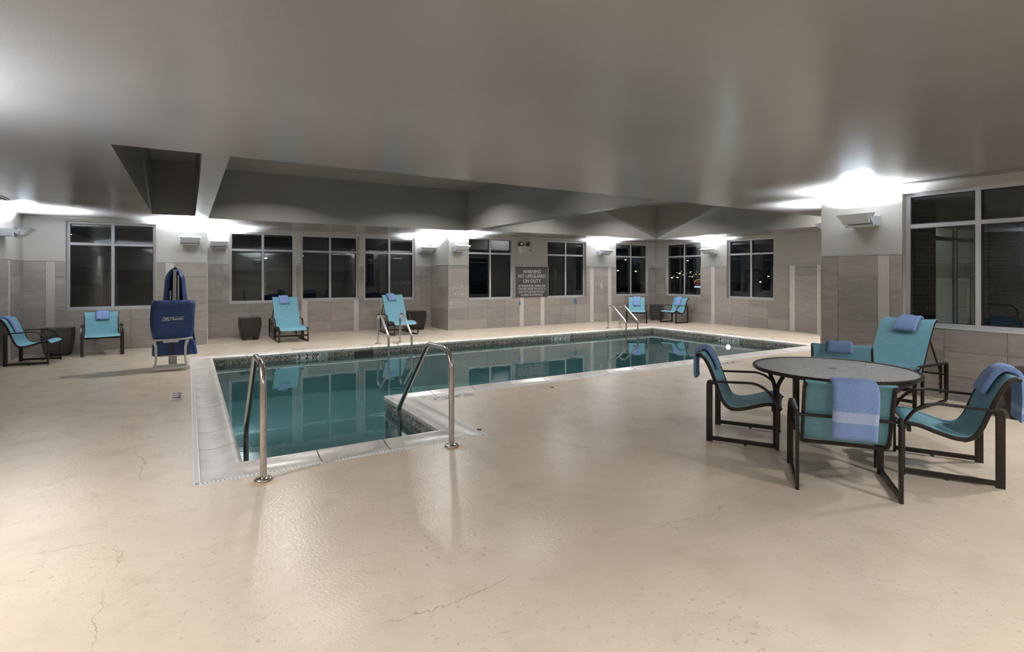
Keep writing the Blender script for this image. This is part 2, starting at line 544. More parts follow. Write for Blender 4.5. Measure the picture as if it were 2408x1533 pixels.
        if thick:
            o = len(vs)
            vs += [P[i][j] - nrm(i, j) * thick for i in range(nu + 1) for j in range(w)]
            fs += [tuple(q + o for q in f[::-1]) for f in fs]
            ring = [(i, 0) for i in range(nu + 1)] + [(nu, j) for j in range(1, nv + 1)] + [(i, nv) for i in range(nu - 1, -1, -1)] + [(0, j) for j in range(nv - 1, 0, -1)]
            ids = [i * w + j for i, j in ring]
            for a, b in zip(ids, ids[1:] + ids[:1]):
                fs.append((b, a, a + o, b + o))
        return s.add(vs, fs, mi)
    def mesh(s, name, mats, smooth=None):
        me = bpy.data.meshes.new(name)
        me.from_pydata(s.v, [], s.f)
        if isinstance(mats, str):
            mats = [mats]
        for m in mats:
            me.materials.append(MATS[m])
        if len(mats) > 1:
            me.polygons.foreach_set('material_index', s.mi)
        if smooth is not None:
            me.polygons.foreach_set('use_smooth', [True] * len(me.polygons))
            me.update()
            me.set_sharp_from_angle(angle=R(smooth))
        me.update()
        return me
    def build(s, name, mats, parent=None, smooth=None, loc=None):
        me = s.mesh(name, mats, smooth)
        o = bpy.data.objects.new(name, me)
        COL.objects.link(o)
        if parent:
            o.parent = parent
        if loc:
            o.location = loc
        return o

def world_build(mb, name, mats, parent, smooth=None):
    """build from world coordinates under an unrotated empty parent"""
    L = parent.location
    p = parent.parent
    off = Vector(L)
    while p:
        off += p.location
        p = p.parent
    mb.v = [(x - off.x, y - off.y, z - off.z) for x, y, z in mb.v]
    return mb.build(name, mats, parent, smooth)

def empty(name, loc=(0, 0, 0), rz=0, parent=None):
    o = bpy.data.objects.new(name, None)
    o.empty_display_size = 0.1
    COL.objects.link(o)
    o.location = loc
    o.rotation_euler = (0, 0, rz)
    if parent:
        o.parent = parent
    return o

def tag(o, label=None, cat=None, group=None, kind=None):
    if label: o['label'] = label
    if cat: o['category'] = cat
    if group: o['group'] = group
    if kind: o['kind'] = kind
    return o

def copy_tree(o, parent=None):
    c = o.copy()
    COL.objects.link(c)
    c.parent = parent
    for ch in list(o.children):
        copy_tree(ch, c)
    return c

def fillet(pts, rad, seg=8):
    """round the inner corners of a polyline"""
    pts = [Vector(p) for p in pts]
    out = [pts[0]]
    for i in range(1, len(pts) - 1):
        a, b, c = pts[i - 1], pts[i], pts[i + 1]
        r = rad[i - 1] if isinstance(rad, (list, tuple)) else rad
        u, w = (a - b), (c - b)
        lu, lw = u.length, w.length
        u.normalize(); w.normalize()
        ang = u.angle(w)
        if r <= 0 or ang > PI - 0.02:
            out.append(b); continue
        d = min(r / math.tan(ang / 2), lu * 0.49, lw * 0.49)
        p1, p2 = b + u * d, b + w * d
        for k in range(seg + 1):
            t = k / seg
            out.append((1 - t) ** 2 * p1 + 2 * (1 - t) * t * (b * 0.72 + (p1 + p2) * 0.14) + t * t * p2)
    out.append(pts[-1])
    return out

def spline(pts, n=6):
    """Catmull-Rom through 2-D or 3-D points"""
    P = [Vector(p) for p in pts]
    P = [P[0] * 2 - P[1]] + P + [P[-1] * 2 - P[-2]]
    out = []
    for i in range(1, len(P) - 2):
        for k in range(n):
            t = k / n
            a, b, c, d = P[i - 1], P[i], P[i + 1], P[i + 2]
            out.append(0.5 * ((2 * b) + (c - a) * t + (2 * a - 5 * b + 4 * c - d) * t * t + (3 * b - 3 * c + d - a) * t ** 3))
    out.append(P[-2])
    return out

def rect(w, h):
    return [(-w / 2, -h / 2), (w / 2, -h / 2), (w / 2, h / 2), (-w / 2, h / 2)]

def rrect(w, h, r):
    o = []
    for cx, cy, a0 in ((w / 2 - r, h / 2 - r, 0), (-w / 2 + r, h / 2 - r, 90), (-w / 2 + r, -h / 2 + r, 180), (w / 2 - r, -h / 2 + r, 270)):
        for k in range(3):
            a = R(a0 + 45 * k)
            o.append((cx + r * math.cos(a), cy + r * math.sin(a)))
    return o

def text_mesh(body, size, name='lettering', mat='sign_text', align='CENTER', sx=1.0, depth=0.0012, bold=0.0):
    cu = bpy.data.curves.new(name, 'FONT')
    cu.body = body
    cu.size = size
    cu.align_x = align
    cu.align_y = 'CENTER'
    cu.extrude = depth
    cu.offset = bold
    cu.resolution_u = 3
    o = bpy.data.objects.new(name, cu)
    COL.objects.link(o)
    dg = bpy.context.evaluated_depsgraph_get()
    me = bpy.data.meshes.new_from_object(o.evaluated_get(dg))
    bpy.data.objects.remove(o)
    me.name = name
    for v in me.vertices:
        v.co.x *= sx
    me.materials.clear()
    me.materials.append(MATS[mat])
    o = bpy.data.objects.new(name, me)
    COL.objects.link(o)
    return o

# ------------------------------------------------------------------ room numbers (metres, camera above the origin)
ZC = 2.74                     # ceiling
XL, XE, XN = -2.78, 14.45, 8.15
YL, YS, YF, YB, YBAY = 13.95, 15.2, 13.9, -2.4, 4.5
XA, XB = 0.37, 6.30           # ends of the setback
TILE_H, ROW = 1.84, 0.3055
# pool inner edge
P_X0, P_X1, P_X2 = 0.37, 2.16, 11.80
P_Y0, P_Y1, P_Y2 = 4.94, 6.71, 11.49
COPW, GUT = 0.29, 0.05
WATER = -0.135

# ------------------------------------------------------------------ floor
def cells(xs, ys, keep):
    return [(xs[i], xs[i + 1], ys[j], ys[j + 1]) for i in range(len(xs) - 1) for j in range(len(ys) - 1)
            if keep((xs[i] + xs[i + 1]) / 2, (ys[j] + ys[j + 1]) / 2)]
O = COPW + GUT
def in_pool(x, y, o=0.0):
    return (P_X0 - o < x < P_X1 + o and P_Y0 - o < y < P_Y2 + o) or (P_X0 - o < x < P_X2 + o and P_Y1 - o < y < P_Y2 + o)
mb = MB()
for x0, x1, y0, y1 in cells([XL - .2, P_X0 - O, P_X1 + O, P_X2 + O, XE + .2], [YB - .2, P_Y0 - O, P_Y1 - O, P_Y2 + O, YS + .2],
                            lambda x, y: not in_pool(x, y, O) and not (x > XN + .2 and y < -90)):
    mb.box((x0, y0, -0.12), (x1, y1, 0))
tag(mb.build('floor', 'deck'), 'speckled beige coated concrete pool deck with hairline cracks', kind='structure')

# ------------------------------------------------------------------ ceiling with three deep trays
TRAYS = [(-0.60, 0.12, 6.02, 12.44), (0.355, 6.32, 6.02, 12.80), (6.55, 13.02, 6.02, 12.50)]
ZT = 3.79
mb = MB()
xs = sorted({XL - .2, XE + .2} | {t[0] for t in TRAYS} | {t[1] for t in TRAYS})
ys = sorted({YB - .2, YS + .2} | {t[2] for t in TRAYS} | {t[3] for t in TRAYS})
for x0, x1, y0, y1 in cells(xs, ys, lambda x, y: not any(a < x < b and c < y < d for a, b, c, d in TRAYS)):
    mb.add([(x0, y0, ZC), (x1, y0, ZC), (x1, y1, ZC), (x0, y1, ZC)], [(0, 3, 2, 1)])
for a, b, c, d in TRAYS:
    mb.add([(a, c, ZC), (b, c, ZC), (b, d, ZC), (a, d, ZC), (a, c, ZT), (b, c, ZT), (b, d, ZT), (a, d, ZT)],
           [(0, 4, 5, 1), (1, 5, 6, 2), (2, 6, 7, 3), (3, 7, 4, 0), (4, 7, 6, 5)])
mb.box((XL - .2, YB - .2, ZT + .02), (XE + .2, YS + .2, ZT + .10))
tag(mb.build('ceiling', 'ceiling_paint'), 'low satin greige ceiling with three deep recessed trays', kind='structure')

# ------------------------------------------------------------------ walls
def sub_rect(r, holes):
    out = [r]
    for h in holes:
        nxt = []
        for a0, a1, z0, z1 in out:
            if h[1] <= a0 or h[0] >= a1 or h[3] <= z0 or h[2] >= z1:
                nxt.append((a0, a1, z0, z1)); continue
            if z0 < h[2]: nxt.append((a0, a1, z0, h[2]))
            if z1 > h[3]: nxt.append((a0, a1, h[3], z1))
            zz0, zz1 = max(z0, h[2]), min(z1, h[3])
            if a0 < h[0]: nxt.append((a0, h[0], zz0, zz1))
            if a1 > h[1]: nxt.append((h[1], a1, zz0, zz1))
        out = nxt
    return out

WIN_N = [0]
def wall(name, p0, p1, nrm, wins=(), stripes=(), tiled=True, th=0.20, first_off=0.0, corner0=False, corner1=False, tile_range=None, winname=True):
    p0, p1, nrm = Vector((*p0, 0)), Vector((*p1, 0)), Vector((*nrm, 0))
    u = (p1 - p0).normalized(); ln = (p1 - p0).length
    def P(a, d, z):
        q = p0 + u * a + nrm * d
        return (q.x, q.y, z)
    def bx(mb, a0, a1, d0, d1, z0, z1, mi=0):
        A, B = P(a0, d0, z0), P(a1, d1, z1)
        return mb.box(A, B, mi)
    root = empty(name, P(ln / 2, -th / 2, 0))
    tag(root, kind='structure')
    mb = MB()
    A = sorted({0, ln} | {w[0] for w in wins} | {w[1] for w in wins})
    Z = sorted({0, ZC} | {w[2] for w in wins} | {w[3] for w in wins})
    def solid(i, j):
        if not (0 <= i < len(A) - 1 and 0 <= j < len(Z) - 1): return False
        a, z = (A[i] + A[i + 1]) / 2, (Z[j] + Z[j + 1]) / 2
        return not any(w[0] < a < w[1] and w[2] < z < w[3] for w in wins)
    def quad(q, pts):
        c = sum((Vector(p) for p in pts), Vector()) / 4
        n = (Vector(pts[1]) - Vector(pts[0])).cross(Vector(pts[2]) - Vector(pts[0]))
        if n.dot(Vector(q)) < 0: pts = pts[::-1]
        mb.add(pts, [(0, 1, 2, 3)])
    for i in range(len(A) - 1):
        for j in range(len(Z) - 1):
            if not solid(i, j): continue
            a0, a1, z0, z1 = A[i], A[i + 1], Z[j], Z[j + 1]
            quad(nrm, [P(a0, 0, z0), P(a1, 0, z0), P(a1, 0, z1), P(a0, 0, z1)])
            quad(-nrm, [P(a0, -th, z0), P(a1, -th, z0), P(a1, -th, z1), P(a0, -th, z1)])
            if not solid(i - 1, j): quad(-u, [P(a0, 0, z0), P(a0, -th, z0), P(a0, -th, z1), P(a0, 0, z1)])
            if not solid(i + 1, j): quad(u, [P(a1, 0, z0), P(a1, -th, z0), P(a1, -th, z1), P(a1, 0, z1)])
            if not solid(i, j - 1): quad((0, 0, -1), [P(a0, 0, z0), P(a1, 0, z0), P(a1, -th, z0), P(a0, -th, z0)])
            if not solid(i, j + 1): quad((0, 0, 1), [P(a0, 0, z1), P(a1, 0, z1), P(a1, -th, z1), P(a0, -th, z1)])
    world_build(mb, 'wall_body', 'wall_paint', root)
    if tiled:
        t0, t1 = tile_range or (0.0, ln)
        g, tk = 0.0022, 0.009
        # stripes: two long linen tiles each
        segs, cur = [], t0
        for s0, s1 in sorted(stripes):
            segs.append((cur, s0)); cur = s1
            for z0, z1 in ((0.0, 3 * ROW), (3 * ROW, 6 * ROW)):
                m2 = MB()
                for r in sub_rect((s0 + g, s1 - g, z0 + g, z1 - g), wins):
                    bx(m2, r[0], r[1], 0, tk, r[2], r[3])
                if m2.v: world_build(m2, 'stripe_tile', 'linen_tile', root)
        segs.append((cur, t1))
        for s0, s1 in segs:
            if s1 - s0 < 0.02: continue
            a = s0 - (first_off if s0 == t0 else 0)
            while a < s1 - 0.005:
                a1 = min(a + 0.61, s1)
                if s1 - a1 < 0.05: a1 = s1
                for r in range(6):
                    m2 = MB()
                    for q in sub_rect((max(a, s0) + g, a1 - g, r * ROW + g, (r + 1) * ROW - g), wins):
                        if q[1] - q[0] > 0.008 and q[3] - q[2] > 0.008:
                            bx(m2, q[0], q[1], 0, tk, q[2], q[3])
                    if m2.v: world_build(m2, 'tile', 'stone_tile', root)
                a = a1
        # cap and window edge trims
        m2 = MB()
        for q in sub_rect((t0, t1, TILE_H - 0.007, TILE_H + 0.008), [(w[0], w[1], w[2], w[3]) for w in wins]):
            bx(m2, q[0], q[1], 0, tk + 0.004, q[2], q[3])
        world_build(m2, 'cap_trim', 'metal_trim', root)
        for w in wins:
            if w[2] > 0.1:
                m2 = MB()
                e = 0.011
                bx(m2, w[0] - e, w[0], 0, tk + .003, w[2] - e, TILE_H); bx(m2, w[1], w[1] + e, 0, tk + .003, w[2] - e, TILE_H)
                bx(m2, w[0], w[1], 0, tk + .003, w[2] - e, w[2])
                world_build(m2, 'edge_trim', 'metal_trim', root)
        for flag, a in ((corner0, 0), (corner1, ln)):
            if flag:
                m2 = MB()
                bx(m2, a - .008, a + .008, -.008, tk + .004, 0, TILE_H)
                world_build(m2, 'corner_trim', 'metal_trim', root)
    # windows
    for w in wins:
        if len(w) > 4 and w[4] == 'hole': continue
        WIN_N[0] += 1
        wr = empty('window_%d' % WIN_N[0], P((w[0] + w[1]) / 2, -0.13, w[2]))
        tag(wr, kind='structure')
        fw, d0, d1 = 0.055, -0.165, -0.095
        a0, a1, z0, z1 = w[:4]
        am, zt = (a0 + a1) / 2, 2.205
        m2 = MB()
        bx(m2, a0, a0 + fw, d0, d1, z0, z1); bx(m2, a1 - fw, a1, d0, d1, z0, z1)
        bx(m2, a0 + fw, a1 - fw, d0, d1, z0, z0 + fw); bx(m2, a0 + fw, a1 - fw, d0, d1, z1 - fw * .8, z1)
        world_build(m2, 'frame', 'window_aluminium', wr)
        m2 = MB(); bx(m2, am - .0275, am + .0275, d0 + .005, d1 - .002, z0 + fw, z1 - fw * .8)
        world_build(m2, 'mullion', 'window_aluminium', wr)
        m2 = MB(); bx(m2, a0 + fw, a1 - fw, d0 + .008, d1 - .004, zt - .025, zt + .025)
        world_build(m2, 'transom', 'window_aluminium', wr)
        for q0, q1 in ((a0 + fw, am - .0275), (am + .0275, a1 - fw)):
            for y0_, y1_ in ((z0 + fw, zt - .025), (zt + .025, z1 - fw * .8)):
                m2 = MB(); bx(m2, q0, q1, -0.140, -0.134, y0_, y1_)
                world_build(m2, 'pane', 'glass', wr)
                m2 = MB(); e = .010
                bx(m2, q0, q0 + e, -.133, d1 - .006, y0_, y1_); bx(m2, q1 - e, q1, -.133, d1 - .006, y0_, y1_)
                bx(m2, q0 + e, q1 - e, -.133, d1 - .006, y0_, y0_ + e); bx(m2, q0 + e, q1 - e, -.133, d1 - .006, y1_ - e, y1_)
                world_build(m2, 'gasket', 'black_rubber', wr)
    return root

WZ = (0.85, 2.66)
# left part of the far wall (a measured from the left corner)
wall('wall_far_left', (XL, YL), (XA, YL), (0, -1), [(-2.125 - XL, -0.601 - XL, *WZ)], [(-2.433 - XL, -2.286 - XL), (-0.425 - XL, -0.276 - XL)], corner1=True)
wall('wall_setback_left', (XA, YL + .05), (XA, YS), (1, 0), tiled=False)
wall('wall_setback', (XA, YS), (XB, YS), (0, -1), [(.887 - XA, 2.433 - XA, *WZ), (2.588 - XA, 4.121 - XA, .88, 2.645), (4.276 - XA, 5.798 - XA, *WZ)],
     [(2.593 - XA, 2.747 - XA), (3.975 - XA, 4.121 - XA)], first_off=0.26)
wall('wall_setback_right', (XB, YS), (XB, YF + .004), (-1, 0), corner1=True)
wall('wall_far_right', (XB + .004, YF), (XE, YF), (0, -1), [(6.922 - XB, 8.448 - XB, *WZ), (9.702 - XB, 11.249 - XB, *WZ), (12.556 - XB, 14.10 - XB, *WZ)],
     [(8.655 - XB, 8.807 - XB), (9.425 - XB, 9.577 - XB), (11.408 - XB, 11.565 - XB), (12.184 - XB, 12.343 - XB)])
wall('wall_end', (XE, YF), (XE, YBAY), (-1, 0), [(YF - 13.436, YF - 11.908, *WZ), (YF - 10.911, YF - 9.344, *WZ)],
     [(YF - 11.50, YF - 11.345), (YF - 8.851, YF - 8.696), (YF - 8.09, YF - 7.94)])
wall('wall_bay', (XN + .2, YBAY - .2), (XE, YBAY - .2), (0, 1), [(10.80 - XN - .2, 13.00 - XN - .2, .55, 2.45)], tiled=False)
wall('wall_right', (XN, YBAY), (XN, YB), (-1, 0), [(YBAY - 3.432, YBAY - 1.89, .89, 2.64), (YBAY - 1.0, YBAY + .54, .89, 2.64)],
     [(YBAY - 3.725, YBAY - 3.577), (YBAY - 1.52, YBAY - 1.37)], corner0=True, first_off=0.36)
wall('wall_left', (XL, YB), (XL, YL), (1, 0), [], [(3.0 - YB, 3.15 - YB), (12.912 - YB, 13.068 - YB)], tile_range=(1.0 - YB, YL - YB))
wall('wall_near', (XL, YB), (XN, YB), (0, 1), [], [(2.0, 2.15), (6.4, 6.55)])
m2 = MB().box((XN + .2, YBAY - .45, 0), (10.80, YBAY - .4, 3.6)).box((13.00, YBAY - .45, 0), (XE + .2, YBAY - .4, 3.6))
tag(m2.build('wall_bay_cladding', 'brick_cladding'), kind='structure')

# ------------------------------------------------------------------ pool
XYI = [(P_X0, P_Y0), (P_X1, P_Y0), (P_X1, P_Y1), (P_X2, P_Y1), (P_X2, P_Y2), (P_X0, P_Y2)]   # counter-clockwise
def basin():
    mb = MB()
    zs = lambda x: -0.85 - 0.045 * max(0.0, x - 2.2)
    n = len(XYI)
    for i in range(n):
        (x0, y0), (x1, y1) = XYI[i], XYI[(i + 1) % n]
        for zt, zb, mi in ((-0.03, -0.235, 1), (-0.235, None, 0)):
            b0, b1 = (zb, zb) if zb else (-1.35, -1.35)
            mb.add([(x0, y0, zt), (x1, y1, zt), (x1, y1, b1), (x0, y0, b0)], [(0, 1, 2, 3)], mi)
    for x0, x1, y0, y1 in ((P_X0, P_X1, P_Y0, P_Y1), (P_X0, P_X1, P_Y1, P_Y2), (P_X1, P_X2, P_Y1, P_Y2)):
        mb.add([(x0, y0, zs(x0)), (x1, y0, zs(x1)), (x1, y1, zs(x1)), (x0, y1, zs(x0))], [(0, 1, 2, 3)])
    return mb
po = tag(basin().build('pool_basin', ['pool_plaster', 'mosaic']), 'pale plaster pool basin with dark mosaic waterline', kind='structure')
for k in range(3):
    m2 = MB().box((P_X0 + .002, P_Y0 + .002, -0.86), (P_X1 - .002, P_Y0 + 0.32 * (k + 1), -0.44 - 0.14 * k))
    m2.build('pool_step', 'pool_plaster', po)
# water
mb = MB()
mb.add([(P_X0, P_Y0, WATER), (P_X1, P_Y0, WATER), (P_X1, P_Y1, WATER), (P_X0, P_Y1, WATER), (P_X2, P_Y1, WATER), (P_X2, P_Y2, WATER), (P_X1, P_Y2, WATER), (P_X0, P_Y2, WATER)],
       [(0, 1, 2, 3), (3, 2, 6, 7), (2, 4, 5, 6)])
tag(mb.build('pool_water', 'water'), 'still teal water filling the L-shaped indoor pool', 'water', kind='stuff')
# coping stones and gutter grates run by run
COP = [(0.006, -0.045), (-0.010, -0.038), (-0.018, -0.020), (-0.016, 0.004), (-0.004, 0.016), (0.016, 0.020), (0.036, 0.017), (0.070, 0.006), (0.115, -0.006), (0.17, -0.012), (0.23, -0.011), (0.268, -0.005), (0.288, 0.0), (0.288, -0.05)]
cop_root = tag(empty('pool_coping', (P_X0, P_Y2, 0)), 'dished pale stone coping around the pool', kind='structure')
gut_root = tag(empty('pool_gutter', (P_X0, P_Y0, 0)), 'white slotted drain grate along the outside of the coping', kind='structure')
n = len(XYI)
conv = []
for i in range(n):
    a, b, c = Vector(XYI[i - 1]), Vector(XYI[i]), Vector(XYI[(i + 1) % n])
    conv.append((b - a).cross(c - b) > 0 if hasattr(Vector((0, 0)), 'cross') else True)
for i in range(n):
    a, b = Vector(XYI[i]), Vector(XYI[(i + 1) % n])
    u = (b - a).normalized(); ln = (b - a).length
    o = Vector((u.y, -u.x))                  # outward
    c0, c1 = (1 if conv[i] else -1), (1 if conv[(i + 1) % n] else -1)
    def pt(s, q, z, end=None):
        if end == 0: s -= c0 * q
        if end == 1: s += c1 * q
        p = a + u * s + o * q
        return (p.x, p.y, z)
    k = max(1, round(ln / 0.61))
    for j in range(k):
        s0, s1 = ln * j / k, ln * (j + 1) / k
        m2 = MB()
        vs = []
        for e in (0, 1):
            for q, z in COP:
                if e == 0: vs.append(pt(s0 + (0.005 if j else 0), q, z, 0 if j == 0 else None))
                else: vs.append(pt(s1 - (0.005 if j < k - 1 else 0), q, z, 1 if j == k - 1 else None))
        K = len(COP)
        fs = [(q, (q + 1) % K, K + (q + 1) % K, K + q) for q in range(K)] + [tuple(range(K))[::-1], tuple(range(K, 2 * K))]
        m2.add(vs, fs)
        world_build(m2, 'coping_stone', 'coping_stone', cop_root, smooth=35)
    # grout bed under the joints
    m2 = MB()
    bed = [(.0, .007), (.04, .007), (.12, -.015), (.288, -.018)]
    for (q0, z0), (q1, z1) in zip(bed, bed[1:]):
        m2.add([pt(0, q0, z0, 0), pt(ln, q0, z0, 1), pt(ln, q1, z1, 1), pt(0, q1, z1, 0)], [(0, 1, 2, 3)])
    m2.add([pt(0, .01, -.06, 0), pt(ln, .01, -.06, 1), pt(ln, .40, -.06, 1), pt(0, .40, -.06, 0)], [(0, 1, 2, 3)])
    m2.add([pt(0, .0, .007, 0), pt(ln, .0, .007, 1), pt(ln, .0, -.04, 1), pt(0, .0, -.04, 0)], [(0, 1, 2, 3)])
    world_build(m2, 'mortar_bed', 'mortar', cop_root)
    # gutter: two rails and slats
    m2 = MB()
    for q0, q1 in ((0.290, 0.300), (0.328, 0.339)):
        vs = [pt(0, q0, 0.001, 0), pt(ln, q0, 0.001, 1), pt(ln, q1, 0.001, 1), pt(0, q1, 0.001, 0),
              pt(0, q0, -.03, 0), pt(ln, q0, -.03, 1), pt(ln, q1, -.03, 1), pt(0, q1, -.03, 0)]
        m2.add(vs, [(0, 1, 2, 3), (0, 4, 5, 1), (2, 6, 7, 3), (1, 5, 6, 2), (3, 7, 4, 0)])
    s = 0.0 - c0 * .30
    while s < ln + c1 * .30 - .018:
        m2.add([pt(s, .300, 0), pt(s + .017, .300, 0), pt(s + .017, .328, 0), pt(s, .328, 0), pt(s, .300, -.02), pt(s + .017, .300, -.02), pt(s + .017, .328, -.02), pt(s, .328, -.02)],
               [(0, 1, 2, 3), (0, 4, 5, 1), (2, 6, 7, 3), (1, 5, 6, 2), (3, 7, 4, 0)])
        s += .029
    g = world_build(m2, 'gutter_grate', 'gutter_plastic', gut_root)
    g['kind'] = 'stuff'
# skimmer mouth in the far pool wall
sk = tag(empty('pool_skimmer', (3.22, P_Y2 - .004, -.105)), 'dark skimmer slot in the mosaic band of the far pool wall', 'skimmer')
MB().box((-.19, -.004, -.035), (.19, .003, .030)).build('recess', 'gutter_dark', sk)
MB().box((-.20, -.008, .030), (.20, .003, .036)).box((-.20, -.008, -.05), (-.19, .003, .03)).box((.19, -.008, -.05), (.20, .003, .03)).build('surround', 'frame_plastic', sk)
# underwater lamps
def pool_lamp(loc, axis_sign, label):
    r = tag(empty('pool_light', loc), label, 'pool light', 'underwater pool lights')
    pr = [(0.0, 0.012), (0.050, 0.012), (0.062, 0.006), (0.062, 0.0)]
    m = MB(); m.lathe([(q, z * axis_sign) for q, z in pr], axis='X', n=28).build('lens', 'pool_lens', r, smooth=40)
    m = MB(); m.lathe([(0.060, 0.0), (0.062, 0.022 * axis_sign), (0.092, 0.020 * axis_sign), (0.097, 0)], axis='X', n=28).build('ring', 'stainless', r, smooth=40)
pool_lamp((P_X2 - .001, 8.85, -.27), -1, 'round underwater lamp in the end wall of the pool below a depth marker')
pool_lamp((P_X0 + .001, 9.3, -.42), 1, 'round underwater lamp in the side wall of the pool near the blue lift')

# ------------------------------------------------------------------ wall uplights
def make_sconce():
    r = empty('wall_uplight')
    # local: +Y out of the wall, z=0 at the box bottom, x along the wall
    MB().box((-.17, 0.012, 0), (.17, 0.19, .125)).build('mounting_box', 'lamp_metal', r)
    MB().box((-.18, 0, -.01), (.18, 0.012, .135)).build('back_plate', 'lamp_metal', r)
    m = MB()
    prof = [(0.155, 0.0), (0.255, 0.004), (0.215, -0.022), (0.16, -0.022)]
    vs = [(x, y, z) for x in (-.17, .17) for y, z in prof]
    m.add(vs, [(0, 1, 2, 3), (7, 6, 5, 4), (0, 4, 5, 1), (1, 5, 6, 2), (2, 6, 7, 3), (3, 7, 4, 0)])
    m.build('bracket', 'lamp_metal', r)
    # half-cylinder housing, open on top, tipped away from the wall
    cy, cz, rad = 0.265, 0.098, 0.080
    m = MB()
    arc = [(cy + rad * math.cos(R(a)), cz + rad * math.sin(R(a))) for a in range(172, 345, 12)]
    inner = [(cy + (rad - .006) * math.cos(R(a)), cz + (rad - .006) * math.sin(R(a))) for a in range(340, 171, -12)]
    poly = arc + inner
    k = len(poly)
    vs = [(x, y, z) for x in (-.172, .172) for y, z in poly]
    m.add(vs, [(q, (q + 1) % k, k + (q + 1) % k, k + q) for q in range(k)])
    for x in (-.172, .166):
        ends = arc
        kk = len(ends)
        vs = [(xx, y, z) for xx in (x, x + .006) for y, z in ends]
        m.add(vs, [(q, (q + 1) % kk, kk + (q + 1) % kk, kk + q) for q in range(kk)] + [tuple(range(kk))[::-1], tuple(range(kk, 2 * kk))])
    m.build('housing', 'lamp_metal', r, smooth=30)
    # flared reflector
    m = MB()
    b0, b1 = (cy - rad + .004, cz + .002), (cy + rad - .005, cz - .032)
    t0, t1 = (cy - rad + .010, cz + .068), (cy + rad + .075, cz + .045)
    lo = [(-.166, *b0), (.166, *b0), (.166, *b1), (-.166, *b1)]
    hi = [(-.20, *t0), (.20, *t0), (.20, *t1), (-.20, *t1)]
    lo2 = [(x * .985, y, z + .002) for x, y, z in lo]
    hi2 = [(x * .985, y + (.004 if i < 2 else -.004), z) for i, (x, y, z) in enumerate(hi)]
    m.add(lo + hi + lo2 + hi2, [(i, (i + 1) % 4, 4 + (i + 1) % 4, 4 + i) for i in range(4)] + [(8 + (i + 1) % 4, 8 + i, 12 + i, 12 + (i + 1) % 4) for i in range(4)]
          + [(4 + i, 4 + (i + 1) % 4, 12 + (i + 1) % 4, 12 + i) for i in range(4)])
    m.build('reflector', 'lamp_metal', r)
    m = MB().add([(-.15, cy - .06, cz + .006), (.15, cy - .06, cz + .006), (.15, cy + .065, cz - .012), (-.15, cy + .065, cz - .012),
                  (-.15, cy - .06, cz + .0), (.15, cy - .06, cz + .0), (.15, cy + .065, cz - .018), (-.15, cy + .065, cz - .018)],
                 [(0, 1, 2, 3), (7, 6, 5, 4), (0, 4, 5, 1), (1, 5, 6, 2), (2, 6, 7, 3), (3, 7, 4, 0)])
    m.build('lens', 'lamp_lens', r)
    for s in (-1, 1):
        MB().lathe([(0.0, .010 * s), (0.024, .010 * s), (0.026, 0)], (0.172 * s, cy - .01, cz), 18, 'X').build('pivot_knob', 'lamp_metal', r, smooth=40)
        MB().tube(spline([(0.174 * s, cy - .005, cz - .03), (0.178 * s, cy - .02, cz - .075), (0.176 * s, cy - .05, cz - .105), (0.172 * s, cy - .075, cz - .115)], 5), .0035, 8).build('cable', 'black_rubber', r, smooth=60)
    ld = bpy.data.lights.new('lamp_light', 'AREA')
    ld.shape = 'RECTANGLE'; ld.size = 0.30; ld.size_y = 0.11
    ld.energy = LAMP_W
    ld.color = LAMP_COL
    lo_ = bpy.data.objects.new('lamp_light', ld)
    COL.objects.link(lo_)
    lo_.parent = r
    lo_.location = (0, cy + .003, cz + .006)
    lo_.rotation_euler = (PI - R(22), 0, 0)
    ld.spread = R(142)
    return r

LAMPS = [
    ((XL, 12.61), -90, 'silver wall uplight on the left side wall above the armchair in the corner', (5, 150, 1.0)),
    ((0.034, YL), 180, 'silver wall uplight on the wall straight above the blue covered pool lift', (5, 150, .85)),
    ((0.645, YS), 180, 'silver wall uplight on the recessed wall left of its three windows', (5, 150, .8)),
    ((6.08, YS), 180, 'silver wall uplight at the right end of the recessed wall, next to the corner', (5, 150, .62)),
    ((6.60, YF), 180, 'silver wall uplight on the projecting wall left of the emergency light', (5, 150, .62)),
    ((11.90, YF), 180, 'silver wall uplight between two windows right of the black warning sign', (5, 150, .75)),
    ((XE, 11.42), 90, 'silver wall uplight between the two windows of the far right end wall', (5, 150, .75)),
    ((XN, 3.87), 90, 'largest silver wall uplight, on the near right pier above the patio table', (2, 150, .36)),
    ((XL, 4.25), -90, 'silver wall uplight on the left side wall, out at the edge of the picture', (30, 165, 1.6)),
    ((8.9, YBAY), 0, 'silver wall uplight hidden behind the near right pier', (5, 140, .40)),
    ((XE, 6.2), 90, 'added unseen silver wall uplight at the near end of the end wall', (0, 118, .6)),  # added out of view to light the end wall behind the bay window
    ((-0.8, YB), 0, 'added unseen silver wall uplight on the wall behind the viewer, left one', (5, 150, 1.0)),  # unseen lamp added for more light on the near floor
    ((3.3, YB), 0, 'silver wall uplight on the wall behind the viewer, right one', (5, 150, 1.0)),
    ((XN, -0.2 + .0), 90, 'added unseen silver wall uplight on the right wall beyond the picture edge', (5, 150, 1.0)),  # added beyond the frame to brighten the near right side
]
sc0 = make_sconce()
for i, ((x, y), a, lab, (tilt, spread, gain)) in enumerate(LAMPS):
    s = sc0 if i == 0 else copy_tree(sc0)
    for c_ in s.children:
        if c_.type == 'LIGHT':
            c_.data = c_.data.copy(); c_.data.spread = R(spread); c_.data.energy = LAMP_W * gain
            c_.rotation_euler = (PI - R(tilt), 0, 0)
    s.location = (x, y, 2.245)
    s.rotation_euler = (0, 0, R(a))
    tag(s, lab, 'wall lamp', 'wall uplights')

